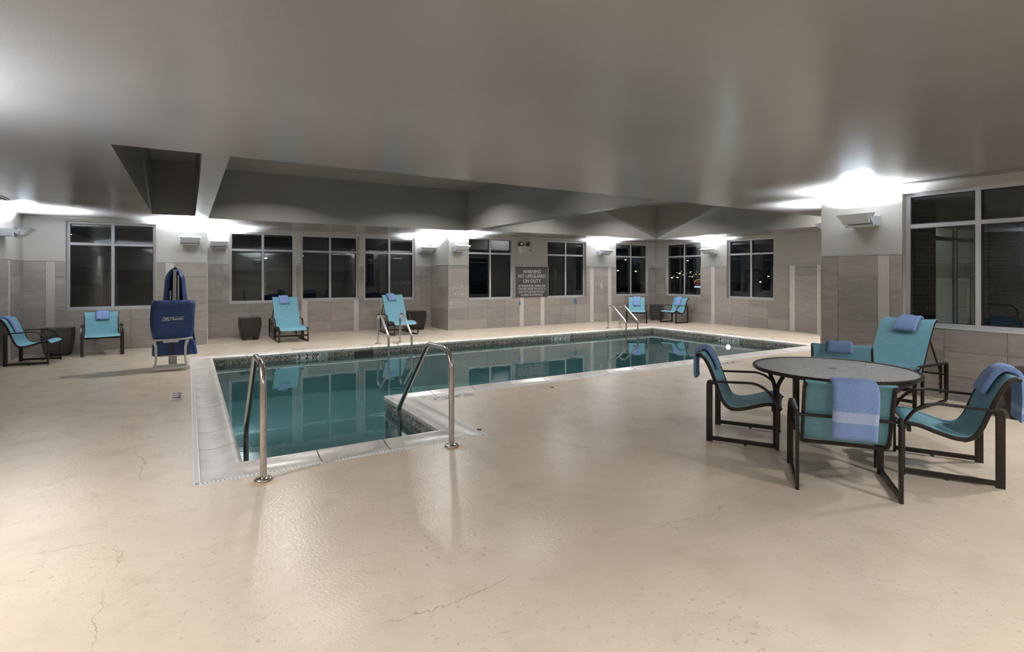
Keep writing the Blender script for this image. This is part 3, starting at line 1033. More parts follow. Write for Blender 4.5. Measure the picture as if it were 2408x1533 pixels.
# downlights added out of view in trays and near ceiling to brighten floors
def make_added_downlight():
    r = empty('added_downlight')
    MB().lathe([(.085, .0), (.105, -.004), (.110, -.010), (.085, -.010)], n=28).build('trim_ring', 'outlet_white', r, smooth=40)
    MB().lathe([(.0, -.004), (.084, -.004)], n=24).build('lens', 'lamp_lens', r)
    ld = bpy.data.lights.new('downlight', 'AREA')
    ld.shape = 'DISK'; ld.size = 0.17; ld.energy = DOWN_W; ld.color = DOWN_COL; ld.spread = R(140)
    lo_ = bpy.data.objects.new('downlight', ld)
    COL.objects.link(lo_); lo_.parent = r; lo_.location = (0, 0, -.012)
    return r
DOWN = [(x, y, ZT, w) for x in (1.6, 4.9, 8.2, 11.4) for y, w in ((7.4, .6), (11.05, 2.0))] + [(12.6, 6.4, ZT, 2.6)] + [(-2.0, 3.7, ZC, 1.25), (-1.0, .6, ZC, .9), (1.4, -.2, ZC, .8), (4.2, -.6, ZC, 1), (7.2, .9, ZC, 1.0)]
dl0 = make_added_downlight()
for i, (x, y, z, gain) in enumerate(DOWN):
    d = dl0 if i == 0 else copy_tree(dl0)
    for c_ in d.children:
        if c_.type == 'LIGHT':
            c_.data = c_.data.copy(); c_.data.energy = gain * (TRAY_W if z == ZT else DOWN_W)
    d.location = (x, y, z)
    if z == ZT:
        where = 'wide middle ceiling tray' if x < 6.4 else 'right ceiling tray'
        row = (', back ' if y > 9 else ', front ') + ('left' if x in (1.6, 8.2) else 'right' if x != 12.6 else 'corner') + ' one'
        lab = 'added unseen round downlight high in the ' + where + row
    else:
        lab = 'added unseen round downlight in the low ceiling above the viewer, ' + ('first', 'second', 'third', 'fourth', 'fifth')[i - 9] + ' from the left'
    tag(d, lab, 'downlight', 'added unseen downlights')
# ------------------------------------------------------------------ armchair
FAB = spline([(-.415, .800), (-.375, .806), (-.335, .770), (-.292, .690), (-.235, .540), (-.185, .405), (-.125, .335), (-.04, .328), (.08, .362), (.19, .398), (.265, .398), (.315, .362)], 5)
def make_armchair():
    r = empty('sling_armchair')
    hw = .315
    for s in (-1, 1):
        x = hw * s
        # rear leg: deep fore-and-aft bar with a rounded top
        m = MB()
        pts = fillet([(x, -.29, 0), (x, -.29, .575), (x, -.22, .575)], .05, 6)
        m.sweep([(x, -.29, 0), (x, -.29, .30), (x, -.29, .535), (x, -.286, .557), (x, -.274, .570)], rrect(.022, .056, .006), (1, 0, 0), scales=[(1, 1), (1, 1), (1, 1), (1, .85), (1, .45)])
        m.build('leg', 'bronze_frame', r, smooth=40)
        # arm and front leg: one flat bar bent at the front
        path = fillet([(x, -.285, .560), (x, .17, .580), (x, .285, .40), (x, .285, 0)], [.30, .16], 8)
        wid = [(max(.55, min(1.0, .55 + .45 * (p.y + .28) / .45)), 1) for p in path]
        MB().sweep(path, rrect(.046, .019, .006), (1, 0, 0), scales=wid).build('arm', 'bronze_frame', r, smooth=40)
        # skid
        MB().box((x - .010, -.265, .014), (x + .010, .278, .050)).build('skid', 'bronze_frame', r)
        m = MB()
        for yy in (-.285, .285, .02):
            m.box((x - .010, yy - .012, -.000), (x + .010, yy + .012, .014))
        m.build('glide', 'frame_plastic', r)
        # sling rail
        xr = .272 * s
        MB().sweep([(xr, p[0], p[1] - .012) for p in FAB], rrect(.024, .032, .008), (1, 0, 0)).build('sling_rail', 'bronze_frame', r, smooth=40)
    MB().box((-.31, .235, .335), (.31, .262, .375)).build('front_crossbar', 'bronze_frame', r)
    MB().tube([(-.31, -.262, .540), (.31, -.262, .540)], .011, 10).build('back_crossbar', 'bronze_frame', r, smooth=40)
    MB().box((-.275, -.11, .295), (.275, -.085, .318)).build('seat_crossbar', 'bronze_frame', r)
    n = len(FAB) - 1
    def fn(u, v):
        k = u * n
        i = min(int(k), n - 1)
        p = FAB[i].lerp(FAB[i + 1], k - i)
        x = (v - .5) * .545
        sag = .010 * (1 - (2 * v - 1) ** 2)
        t = (FAB[min(i + 1, n)] - FAB[max(i - 1, 0)]).normalized()
        nx, nz = -t.y, t.x
        return (x, p[0] - nx * sag, p[1] - nz * sag + .006)
    MB().grid(fn, 44, 10, .004).build('sling', 'sling_fabric', r, smooth=60)
    return r

def face(o, x, y, fx, fy, back=0.0):
    """put o so that its +Y looks along (fx,fy); (x,y) lies 'back' behind the origin"""
    l = math.hypot(fx, fy)
    fx, fy = fx / l, fy / l
    o.location = (x + fx * back, y + fy * back, 0)
    o.rotation_euler = (0, 0, math.atan2(-fx, fy))

CHAIRS = {}
ch0 = make_armchair()
for i, (key, x, y, fx, fy, lab) in enumerate([
    ('corner', -2.63, 12.58, 1, -.12, 'teal sling armchair in the left corner, seen from its side'),
    ('window', -1.50, 13.56, .14, -1, 'teal sling armchair facing out under the leftmost window'),
    ('far_a', 12.86, 13.22, -.70, -.72, 'teal sling armchair in the far corner, left of the wicker table'),
    ('far_b', 13.93, 12.33, -1, -.05, 'teal sling armchair in the far corner, right of the wicker table'),
    ('t_left', 4.465, 3.52, .52, -.86, 'teal sling armchair on the left of the round table'),
    ('t_far', 5.93, 3.06, -.86, -.51, 'teal sling armchair behind the round table, only its back showing'),
    ('t_near', 3.99, 2.02, .81, .59, 'teal sling armchair at the round table with its back to us'),
    ('t_right', 5.355, 1.66, -.48, .88, 'teal sling armchair on the right of the round table, nearest the picture edge'),
]):
    c = ch0 if i == 0 else copy_tree(ch0)
    face(c, x, y, fx, fy, .29)
    tag(c, lab, 'chair', 'teal sling armchairs')
    CHAIRS[key] = c

# ------------------------------------------------------------------ lounger
LSEAT = spline([(.04, .262), (.075, .300), (.14, .325), (.30, .338), (.55, .325), (.72, .318), (.78, .33)], 5)
LBACK = spline([(.78, .33), (.83, .385), (.93, .55), (1.06, .77), (1.18, .945), (1.245, .992), (1.285, 1.0)], 5)
def make_lounger():
    r = empty('sling_lounger')
    # local: front at y=+.75, rear at y=-.75 ; profile coordinate q runs from front to rear
    Yq = lambda q: .75 - q
    for s in (-1, 1):
        x = .315 * s
        # base loop: front post, skid, rear post and arm
        path = fillet([(x, Yq(.62), .315), (x, Yq(.02), .315), (x, Yq(.02), .016), (x, Yq(1.46), .016), (x, Yq(1.46), .20)], [.05, .05, .05], 6)
        MB().sweep(path, rrect(.030, .032, .008), (1, 0, 0)).build('base_rail', 'bronze_frame', r, smooth=40)
        path = fillet([(x, Yq(1.46), .10), (x, Yq(1.46), .475), (x, Yq(.66), .495), (x, Yq(.58), .33), (x, Yq(.58), .02)], [.02, .09, .03], 6)
        MB().sweep(path, rrect(.042, .024, .007), (1, 0, 0)).build('arm', 'bronze_frame', r, smooth=40)
        MB().box((x - .014, Yq(.80), .02), (x + .014, Yq(.77), .33)).build('post', 'bronze_frame', r)
        # notched rear support
        m = MB().box((x - .045 * s - .01, Yq(1.44), .10), (x - .045 * s + .01, Yq(1.41), .46))
        for k in range(5):
            m.box((x - .045 * s - .01, Yq(1.41), .14 + .07 * k), (x - .045 * s + .01, Yq(1.385), .16 + .07 * k))
        m.build('notched_support', 'bronze_frame', r)
        xr = .278 * s
        MB().sweep([(xr, Yq(p[0]), p[1] - .014) for p in LSEAT], rrect(.026, .030, .008), (1, 0, 0)).build('seat_rail', 'bronze_frame', r, smooth=40)
        MB().sweep([(xr, Yq(p[0]), p[1]) for p in LBACK], rrect(.026, .030, .008), (1, 0, 0)).build('back_rail', 'bronze_frame', r, smooth=40)
        MB().tube([(xr, Yq(1.08), .78), (xr, Yq(1.40), .34)], .010, 8).build('strut', 'bronze_frame', r, smooth=40)
    MB().box((-.31, Yq(.06), .130), (.31, Yq(.035), .170)).build('front_crossbar', 'bronze_frame', r)
    MB().box((-.31, Yq(.60), .215), (.31, Yq(.575), .258)).build('seat_crossbar', 'bronze_frame', r)
    MB().box((-.31, Yq(.60), .085), (.31, Yq(.575), .12)).build('stretcher', 'bronze_frame', r)
    MB().tube([(-.31, Yq(1.40), .34), (.31, Yq(1.40), .34)], .012, 8).build('rear_crossbar', 'bronze_frame', r, smooth=40)
    MB().tube([(-.28, Yq(1.27), .985), (.28, Yq(1.27), .985)], .012, 8).build('top_bar', 'bronze_frame', r, smooth=40)
    for nm, cv, up in (('seat_sling', LSEAT, 1), ('back_sling', LBACK, 1)):
        n = len(cv) - 1
        def fn(u, v, cv=cv, n=n):
            k = u * n
            i = min(int(k), n - 1)
            p = cv[i].lerp(cv[i + 1], k - i)
            t = (cv[min(i + 1, n)] - cv[max(i - 1, 0)]).normalized()
            nq, nz = -t.y, t.x
            off = .016 - .012 * (1 - (2 * v - 1) ** 2)
            return ((.5 - v) * .575, Yq(p[0] + nq * off), p[1] + nz * off)
        MB().grid(fn, 30, 8, .004).build(nm, 'sling_fabric', r, smooth=60)
    return r
LOUNGERS = {}
lg0 = make_lounger()
for i, (key, x, y, fx, fy, lab) in enumerate([
    ('l1', 2.08, 14.0, .02, -1, 'teal sling lounger with folded towel, under the left recessed window'),
    ('l2', 4.85, 14.05, -.02, -1, 'teal sling lounger behind the far left pool ladder'),
    ('l3', 7.28, 3.19, -1, -.02, 'large teal sling lounger under the near right window, behind the round table'),
]):
    c = lg0 if i == 0 else copy_tree(lg0)
    face(c, x, y, fx, fy, 0)
    tag(c, lab, 'lounger', 'teal sling loungers')
    LOUNGERS[key] = c

# ------------------------------------------------------------------ towels (each its own mesh, laid over a backrest)
def towel(owner, path, x0, width, label, thick=.022, seed=1, band=None, flare=0.0, fold=0.006, skew=0.0):
    """path: (y,z) polyline of the cloth's underside in the owner's frame"""
    rnd = random.Random(seed)
    P = spline(path, 7)
    P = [Vector((p[0], p[1])) for p in P]
    n = len(P) - 1
    ph = [rnd.uniform(0, 6.28) for _ in range(6)]
    L = [0.0]
    for a, b in zip(P, P[1:]):
        L.append(L[-1] + (b - a).length)
    tot = L[-1]
    def base(u, v, lift):
        k = u * n
        i = min(int(k), n - 1)
        p = P[i].lerp(P[i + 1], k - i)
        t = (P[min(i + 1, n)] - P[max(i - 1, 0)]).normalized()
        ny, nz = t.y, -t.x
        e = abs(2 * v - 1)
        ed = min(u, 1 - u) * tot
        rim = max(0.0, 1 - (max(0.0, e - .86) / .14) ** 2) ** .5 * min(1.0, (ed / .02 + .15)) ** .5
        w = fold * (math.sin(9 * v + ph[0] + 3 * u) + .6 * math.sin(17 * v + ph[1] + 5 * u)) * (.4 + u)
        lf = .004 + (thick * (0.25 + .75 * rim) if lift else 0) + (w if lift else w * .3) * .6
        lf = max(lf, .002 if not lift else .008)
        x = x0 + (v - .5) * (width + flare * abs(2 * u - 1)) + .006 * math.sin(7 * u + ph[2]) + skew * (u - .5)
        return (x, p.x + ny * lf, p.y + nz * lf)
    nu, nv = max(24, n), 18
    m = MB()
    top = lambda u, v: base(u, v, True)
    bot = lambda u, v: base(u, v, False)
    w = nv + 1
    vs = [top(i / nu, j / nv) for i in range(nu + 1) for j in range(w)]
    fs = [(i * w + j, (i + 1) * w + j, (i + 1) * w + j + 1, i * w + j + 1) for i in range(nu) for j in range(nv)]
    oo = len(vs)
    vs += [bot(i / nu, j / nv) for i in range(nu + 1) for j in range(w)]
    fs += [tuple(q + oo for q in f[::-1]) for f in fs]
    ring = [(i, 0) for i in range(nu + 1)] + [(nu, j) for j in range(1, nv + 1)] + [(i, nv) for i in range(nu - 1, -1, -1)] + [(0, j) for j in range(nv - 1, 0, -1)]
    ids = [i * w + j for i, j in ring]
    fs += [(b, a, a + oo, b + oo) for a, b in zip(ids, ids[1:] + ids[:1])]
    m.add(vs, fs)
    if band:
        cnt = 0
        for q, f in enumerate(m.f):
            u = (sum(i % oo // w for i in f) / len(f)) / nu
            if band[0] < u < band[1]:
                m.mi[q] = 1
    o = m.build('towel', ['towel', 'towel_band'], None, smooth=70)
    o.location = owner.location
    o.rotation_euler = owner.rotation_euler
    tag(o, label, 'towel', 'blue pool towels')
    return o
def chair_path(front, rear, gap=.02):
    """from the seat side up over the top of an armchair's back and down behind it"""
    F = [(-.225, .520), (-.255, .595), (-.292, .695), (-.330, .768), (-.372, .812), (-.418, .808)]
    # shift to the front face
    F = [(y + .004, z + .006) for y, z in F]
    out = []
    full = [F[-1]]
    acc = 0
    pts = [F[-1]]
    for a, b in zip(F[::-1], F[::-1][1:]):
        d = math.hypot(a[0] - b[0], a[1] - b[1])
        if acc + d > front:
            t = (front - acc) / d
            pts.append((a[0] + (b[0] - a[0]) * t, a[1] + (b[1] - a[1]) * t)); break
        pts.append(b); acc += d
    pts = pts[::-1]
    pts += [(-.436, .792), (-.442, .77)]
    k = max(2, int(rear / .07))
    for i in range(1, k + 1):
        pts.append((-.442 - .006 * math.sin(i), .77 - rear * i / k))
    return pts
towel(CHAIRS['corner'], chair_path(.36, .16), .02, .17, 'blue towel over the back of the armchair in the left corner', seed=1)
towel(CHAIRS['window'], chair_path(.235, .06), -.02, .22, 'folded blue towel on the armchair under the leftmost window', seed=2)
towel(CHAIRS['far_a'], chair_path(.36, .10), .00, .24, 'long blue towel on the far corner armchair left of the wicker table', seed=3)
towel(CHAIRS['far_b'], chair_path(.34, .10), .08, .24, 'slanting blue towel on the far corner armchair right of the wicker table', seed=4, skew=.06)
towel(CHAIRS['t_left'], chair_path(.27, .24), -.06, .20, 'blue towel draped over the armchair left of the round table', seed=5, thick=.026, fold=.010)
towel(CHAIRS['t_far'], chair_path(.16, .17), .02, .24, 'blue towel on the armchair behind the round table', seed=6, thick=.026)
towel(CHAIRS['t_near'], chair_path(.10, .335), .02, .27, 'blue banded towel hanging down the back of the nearest armchair', seed=7, band=(.71, .83), fold=.005)
towel(CHAIRS['t_right'], chair_path(.27, .31), .03, .29, 'bunched blue towel on the armchair at the right edge', seed=8, thick=.034, fold=.016, band=(.86, .91), skew=-.10)
def lounger_path(front):
    B = [(1.285, 1.014), (1.245, 1.006), (1.17, .958), (1.05, .785), (.98, .665)]
    B = [(q - .012, z + .006) for q, z in B]
    pts, acc = [B[0]], 0
    for a, b in zip(B, B[1:]):
        d = math.hypot(a[0] - b[0], a[1] - b[1])
        if acc + d > front:
            t = (front - acc) / d
            pts.append((a[0] + (b[0] - a[0]) * t, a[1] + (b[1] - a[1]) * t)); break
        pts.append(b); acc += d
    pts = pts[::-1] + [(1.303, 1.0), (1.306, .95), (1.306, .90)]
    return [(.75 - q, z) for q, z in pts]
towel(LOUNGERS['l1'], lounger_path(.27), .03, .23, 'folded blue towel at the top of the lounger in the recess, left one', seed=11, thick=.03)
towel(LOUNGERS['l2'], lounger_path(.26), .05, .22, 'folded blue towel at the top of the lounger behind the ladder', seed=12, thick=.03, skew=.03)
towel(LOUNGERS['l3'], lounger_path(.25), -.02, .24, 'folded blue towel at the top of the lounger under the near right window', seed=13, thick=.03, skew=-.04)

# ------------------------------------------------------------------ round table
def make_table(x, y, rot):
    r = tag(empty('round_patio_table', (x, y, 0), rot), 'round patio table with pebbled grey glass top and bronze rim', 'table')
    RT, ZT_ = .665, .715
    MB().lathe([(.022, .700), (RT - .02, .700), (RT - .02, .708), (.022, .708)], n=72).build('glass_top', 'obscure_glass', r, smooth=30)
    MB().lathe([(RT - .026, .690), (RT - .006, .686), (RT, .695), (RT, .712), (RT - .008, .718), (RT - .026, .714), (RT - .026, .690)], n=96).build('rim', 'bronze_frame', r, smooth=50)
    MB().lathe([(.0, .704), (.018, .704), (.026, .711), (.034, .709), (.034, .700), (.0, .698)], n=28).build('umbrella_hole_cap', 'frame_plastic', r, smooth=40)
    for k in range(4):
        a = k * PI / 2
        lat = Vector((-math.sin(a), math.cos(a), 0))
        rad = Vector((math.cos(a), math.sin(a), 0))
        leg = MB()
        for s in (-1, 1):
            path = fillet([rad * .54 + lat * .018 * s, rad * .54 + lat * .018 * s + Vector((0, 0, .56)), rad * .54 + lat * .13 * s + Vector((0, 0, .69)), rad * .50 + lat * .22 * s + Vector((0, 0, .694))], [.12, .06], 6)
            leg.sweep(path, rrect(.030, .024, .006), rad)
        leg.build('leg', 'bronze_frame', r, smooth=40)
    m = MB()
    pts = [(.50 * math.cos(2 * PI * k / 48), .50 * math.sin(2 * PI * k / 48), .687) for k in range(48)]
    m.tube(pts, .010, 8, closed=True).build('support_ring', 'bronze_frame', r, smooth=60)
    return r
make_table(5.02, 2.67, R(154))

# ------------------------------------------------------------------ wicker side tables
def make_wicker():
    r = empty('wicker_side_table')
    H = .53
    def half(z):
        t = z / H
        return .172 + .063 * math.sin(min(1, t / .82) * PI / 2) - (.010 * max(0, t - .8) / .2)
    m = MB()
    NS, NZ = 14, 12
    ring = []
    # square ring with rounded corners, parameter runs along all four sides
    def ringpts(h):
        rc = .035
        pts = []
        for k, (cx, cy) in enumerate(((1, 1), (-1, 1), (-1, -1), (1, -1))):
            for q in range(4):
                a = R(90 * k + 30 * q)
                pts.append((cx * (h - rc) + rc * math.cos(a), cy * (h - rc) + rc * math.sin(a)))
            a0 = pts[-1]
            nk = (k + 1) % 4
            ncx, ncy = ((1, 1), (-1, 1), (-1, -1), (1, -1))[nk]
            a1 = (ncx * (h - rc) + rc * math.cos(R(90 * nk)), ncy * (h - rc) + rc * math.sin(R(90 * nk)))
            for q in range(1, NS):
                t = q / NS
                pts.append((a0[0] + (a1[0] - a0[0]) * t, a0[1] + (a1[1] - a0[1]) * t))
        return pts
    K = len(ringpts(.2))
    vs, fs = [], []
    for j in range(NZ + 1):
        for q in range(K):
            k = (q % (K // 4))
            t = (k - 3) / NS if k >= 3 else None
            arch = 0.0
            if t is not None and .20 < t < .80:
                arch = .055
            z = arch + (H - .02 - arch) * j / NZ
            px_, py_ = ringpts(half(z))[q]
            vs.append((px_, py_, z))
    for j in range(NZ):
        for q in range(K):
            w = (q + 1) % K
            fs.append((j * K + q, j * K + w, (j + 1) * K + w, (j + 1) * K + q))
    oo = len(vs)
    vs += [(x * .93, y * .93, z) for x, y, z in vs[:]]
    fs += [tuple(i + oo for i in f[::-1]) for f in fs[:]]
    fs += [((q + 1) % K, q, q + oo, (q + 1) % K + oo) for q in range(K)]
    m.add(vs, fs)
    m.build('woven_body', 'wicker', r, smooth=50)
    m = MB()
    top = ringpts(half(H) + .006)
    m.prism(top, H - .028, H - .003)
    m.prism([(x * .985, y * .985) for x, y in top], H - .003, H)
    m.build('top', 'wicker', r)
    m = MB()
    for cx, cy in ((1, 1), (-1, 1), (-1, -1), (1, -1)):
        m.box((cx * .13, cy * .13, 0), (cx * .160, cy * .160, .03))
    m.build('foot_glides', 'frame_plastic', r)
    return r
wk0 = make_wicker()
for i, (x, y, a, lab) in enumerate([
    (-2.17, 13.52, 0, 'dark wicker side table in the left corner between two armchairs'),
    (1.28, 14.47, 2, 'dark wicker side table left of the lounger in the recess'),
    (5.62, 14.66, 0, 'dark wicker side table right of the lounger behind the ladder'),
    (13.93, 13.36, 45, 'dark wicker side table in the far corner, turned edge-on between two armchairs'),
    (7.80, 2.02, 0, 'dark wicker side table cut off by the right picture edge'),
]):
    c = wk0 if i == 0 else copy_tree(wk0)
    c.location = (x, y, 0); c.rotation_euler = (0, 0, R(a))
    tag(c, lab, 'side table', 'wicker side tables')

# ------------------------------------------------------------------ stainless rails
def rail(name, pts, rad, label, base, group):
    r = tag(empty(name, base), label, 'handrail', group)
    b = Vector(base)
    MB().tube([Vector(p) - b for p in fillet(pts, rad, 10)], .0245, 18).build('tube', 'stainless', r, smooth=60)
    MB().lathe([(.026, .0), (.064, .0), (.066, .006), (.060, .016), (.040, .022), (.030, .026), (.026, .026)], n=30).build('escutcheon', 'stainless', r, smooth=50)
    return r
for x, lab in ((.488, 'stainless handrail at the pool steps, left one nearest the camera'), (2.055, 'stainless handrail at the pool steps, right one')):
    rail('step_handrail', [(x, 4.47, 0), (x, 4.47, .872), (x, 5.03, .872), (x, 5.88, .06), (x, 5.88, -.84)], [.16, .13, .10], lab, (x, 4.47, 0), 'step handrails')
for x, lab in ((3.69, 'left rail of the pool ladder in front of the lounger'), (4.21, 'right rail of the pool ladder in front of the lounger'),
               (10.54, 'left rail of the far ladder by the corner armchairs'), (10.99, 'right rail of the far ladder by the corner armchairs')):
    r_ = rail('ladder_rail', [(x, 12.0, 0), (x, 12.0, .665), (x, 11.80, .665), (x, 11.255, .25), (x, 11.255, -.80)], [.11, .07, .10], 'stainless ' + lab, (x, 12.0, 0), 'ladder rails')
for x in (3.95, 10.765):
    lr = tag(empty('ladder_treads', (x, 11.26, -.80)), 'underwater treads of the ' + ('near' if x < 5 else 'far') + ' pool ladder', 'ladder tread')
    for k in range(3):
        hw_ = .234 if x < 5 else .199
        MB().box((-hw_, -.05, .10 + .25 * k), (hw_, .05, .125 + .25 * k)).build('tread', 'white_plastic', lr)

# ------------------------------------------------------------------ pool lift under its blue cover
def pool_lift():
    r = tag(empty('pool_lift', (-.225, 10.66, 0), R(1)), 'pool lift under a blue fabric cover with white mast and footrest', 'pool lift')
    # local: faces -Y
    MB().box((-.06, -.055, 0), (.06, .055, .30)).box((-.16, -.12, 0), (.16, .16, .02)).build('pedestal', 'white_plastic', r)
    m = MB()
    for x, y in ((-.11, -.08), (.11, -.08), (-.11, .12), (.11, .12)):
        m.lathe([(.0, .034), (.012, .034), (.014, .02)], (x, y, 0), 10)
    m.build('anchor_bolts', 'black_rubber', r)
    m = MB()
    m.sweep([(.015, .05, .20), (.02, .06, .8), (.03, .07, 1.655)], rrect(.062, .075, .008), (1, 0, 0), scales=[(1.15, 1), (1.1, 1), (.75, .9)])
    m.build('mast', 'white_plastic', r, smooth=40)
    m = MB()
    m.box((.068, .02, 1.12), (.094, .075, 1.56)).box((-.045, .02, 1.15), (-.022, .06, 1.30))
    m.build('actuator', 'white_plastic', r)
    # hood: cloth wrapped round the mast, open at the front
    def hood(u, v):
        z = .98 + .72 * u
        a = R(232 - 284 * v)                     # from front-left round the back to front-right
        k_ = max(0.0, 1 - max(0, u - .62) ** 2 / .1444) ** .5
        wx = (.188 - .060 * u) * (1 + .05 * math.sin(6 * u + 9 * v)) * max(k_, .10)
        wy = (.14 - .03 * u) * max(k_, .14)
        zz = z - (.07 * max(0, u - .75) / .25) * (abs(v - .5) * 2) ** 2.2
        x = .035 + wx * math.cos(a) + (.010 * math.sin(14 * v + 3 * u))
        y = .08 + wy * math.sin(a)
        return (x, y, zz)
    MB().grid(hood, 20, 30, .006).build('hood', 'blue_cover', r, smooth=70)
    # seat cover: closed sleeve, straight on top, gathered at the footrest, flared skirt below
    prof = [(1.142, .285, .055), (1.125, .305, .085), (1.05, .312, .10), (.85, .318, .115), (.70, .312, .13), (.60, .290, .14), (.52, .270, .13), (.45, .285, .13), (.36, .285, .135), (.24, .278, .135)]
    K = 60
    vs, fs = [], []
    for j, (z, hx, hy) in enumerate(prof):
        for q in range(K):
            a = 2 * PI * q / K
            ca, sa = math.cos(a), math.sin(a)
            e = .34
            x = hx * math.copysign(abs(ca) ** e, ca)
            y = hy * math.copysign(abs(sa) ** .6, sa)
            wr = max(0, (.72 - z) / .48)
            x += .014 * wr * math.sin(5 * a + z * 9) + .004 * math.sin(z * 14 + a * 3)
            y += .020 * wr * math.sin(9 * a + z * 13)
            zz = z + (.012 * math.sin(3 * a) if j == len(prof) - 1 else 0)
            tail = max(0, (.62 - z)) * .16
            vs.append((x + (tail * 1.1 if ca > 0 else 0) + (.012 if z > 1 else 0), y - .10 + (.10 * max(0, (.55 - z))), zz))
    for j in range(len(prof) - 1):
        for q in range(K):
            w = (q + 1) % K
            fs.append((j * K + q, (j + 1) * K + q, (j + 1) * K + w, j * K + w))
    fs.append(tuple(range(K)))
    MB().add(vs, fs).build('seat_cover', 'blue_cover', r, smooth=70)
    # rear skirt falling lower on the right
    def skirt(u, v):
        z = .98 - .73 * u
        a = R(-20 + 220 * v)
        wx = .20 + .11 * u; wy = .15 + .05 * u
        return (.055 + wx * math.cos(a) + .012 * math.sin(15 * v + 4 * u) * u, .07 + wy * math.sin(a), z + .01 * math.sin(9 * v))
    MB().grid(skirt, 14, 30, .006).build('rear_skirt', 'blue_cover', r, smooth=70)
    m = MB()
    m.add([(.27 * math.copysign(abs(math.cos(t)) ** .4, math.cos(t)) + .035, -.03 + .17 * math.sin(t), .222) for t in [2 * PI * k / 40 for k in range(40)]] +
          [(.27 * math.copysign(abs(math.cos(t)) ** .4, math.cos(t)) + .035, -.03 + .17 * math.sin(t), .240) for t in [2 * PI * k / 40 for k in range(40)]],
          [(k, (k + 1) % 40, 40 + (k + 1) % 40, 40 + k) for k in range(40)] + [tuple(range(40))[::-1], tuple(range(40, 80))])
    m.build('seat_base', 'white_plastic', r, smooth=40)
    # footrest
    m = MB()
    m.sweep([(-.335, -.235, .505), (-.10, -.245, .500), (.10, -.245, .502), (.285, -.235, .515)], rrect(.05, .030, .008), (0, 1, 0))
    m.build('footrest_bar', 'white_plastic', r, smooth=40)
    for s in (-1, 1):
        cx = -.025
        m = MB()
        m.sweep([(cx + .235 * s, -.24, .49), (cx + .205 * s, -.25, .40), (cx + .20 * s, -.27, .20), (cx + .225 * s, -.29, .03)], rrect(.035, .036, .008), (0, 1, 0), scales=[(1.2, 1.6), (1, 1.1), (1, .9), (1, 1)])
        m.build('footrest_side', 'white_plastic', r, smooth=40)
    MB().box((-.27, -.36, .035), (.22, -.27, .062)).box((-.265, -.275, .06), (.215, -.262, .10)).build('footrest_plate', 'white_plastic', r)
    m = MB().box((-.13, -.265, .455), (.10, -.225, .492))
    m.build('footrest_bracket', 'white_plastic', r)
    for x in (-.18, .105):
        MB().lathe([(.0, -.028), (.022, -.028), (.024, -.02), (.024, 0)], (x, -.262, .462), 16, 'Y').build('knob', 'black_rubber', r, smooth=40)
    MB().box((-.045, -.270, .26), (-.010, -.262, .46)).box((.0, -.272, .30), (.022, -.262, .44)).build('strap', 'black_rubber', r)
    # logo on the cover
    t = text_mesh('SR', .062, 'logo_initials', 'white_text', sx=1.15, bold=.001); t.parent = r
    t.location = (-.085, -.232, .842); t.rotation_euler = (PI / 2, 0, 0)
    m = MB()
    fr = [(-.150, .812), (-.033, .812), (-.014, .868), (-.134, .868)]
    inn = [(-.141, .818), (-.040, .818), (-.023, .862), (-.130, .862)]
    m.add([(x, -.232, z) for x, z in fr + inn] + [(x, -.228, z) for x, z in fr + inn], [(i, (i + 1) % 4, 4 + (i + 1) % 4, 4 + i) for i in range(4)] + [(8 + i, 8 + 4 + i, 8 + 4 + (i + 1) % 4, 8 + (i + 1) % 4) for i in range(4)])
    m.build('logo_frame', 'white_text', r)
    t = text_mesh('Smith', .058, 'logo_word', 'white_text', sx=1.22, bold=.001); t.parent = r
    t.location = (.072, -.232, .836); t.rotation_euler = (PI / 2, 0, 0)
    MB().box((-.018, -.233, .866), (.168, -.229, .871)).build('logo_line', 'white_text', r)
pool_lift()

# ------------------------------------------------------------------ signs, markers
def warning_sign():
    X0, X1, Z0, Z1 = 8.487, 9.698, .892, 1.822
    cx, cz = (X0 + X1) / 2, (Z0 + Z1) / 2
    r = tag(empty('warning_sign', (cx, YF - .012, cz)), 'large dark grey no-lifeguard warning sign between two windows', 'sign')
    w, h = (X1 - X0) / 2, (Z1 - Z0) / 2
    MB().box((-w, -.022, -h), (w, 0, h)).build('board', 'sign_board', r)
    m = MB()
    e = .012
    m.box((-w - e, -.020, h), (w + e, 0, h + e)).box((w, -.020, -h), (w + e, 0, h)).box((-w - e, -.02, -h), (-w, 0, h))
    m.build('edge_frame', 'metal_trim', r)
    H = 2 * h
    top = h
    rows = [('WARNING', .165, .150, .65), ('NO LIFEGUARD', .318, .150, .985), ('ON DUTY', .478, .150, .635),
            ('NO PERSON SHALL SWIM ALONE', .640, .094, .965), ('CHILDREN UNDER THE AGE OF 16', .735, .094, .99),
            ('MUST NOT USE POOL WITHOUT', .835, .094, .925), ('AN ADULT IN ATTENDANCE', .935, .094, .785)]
    for s, fy, size, wd in rows:
        t = text_mesh(s, size, 'lettering', 'sign_text', bold=0.0005 if size > .1 else .0003)
        bw = max(v.co.x for v in t.data.vertices) - min(v.co.x for v in t.data.vertices)
        k = wd * (2 * w) * .845 / bw
        for v in t.data.vertices:
            v.co.x *= k
        t.parent = r
        t.location = (0, -.0235, top - fy * H)
        t.rotation_euler = (PI / 2, 0, 0)
warning_sign()

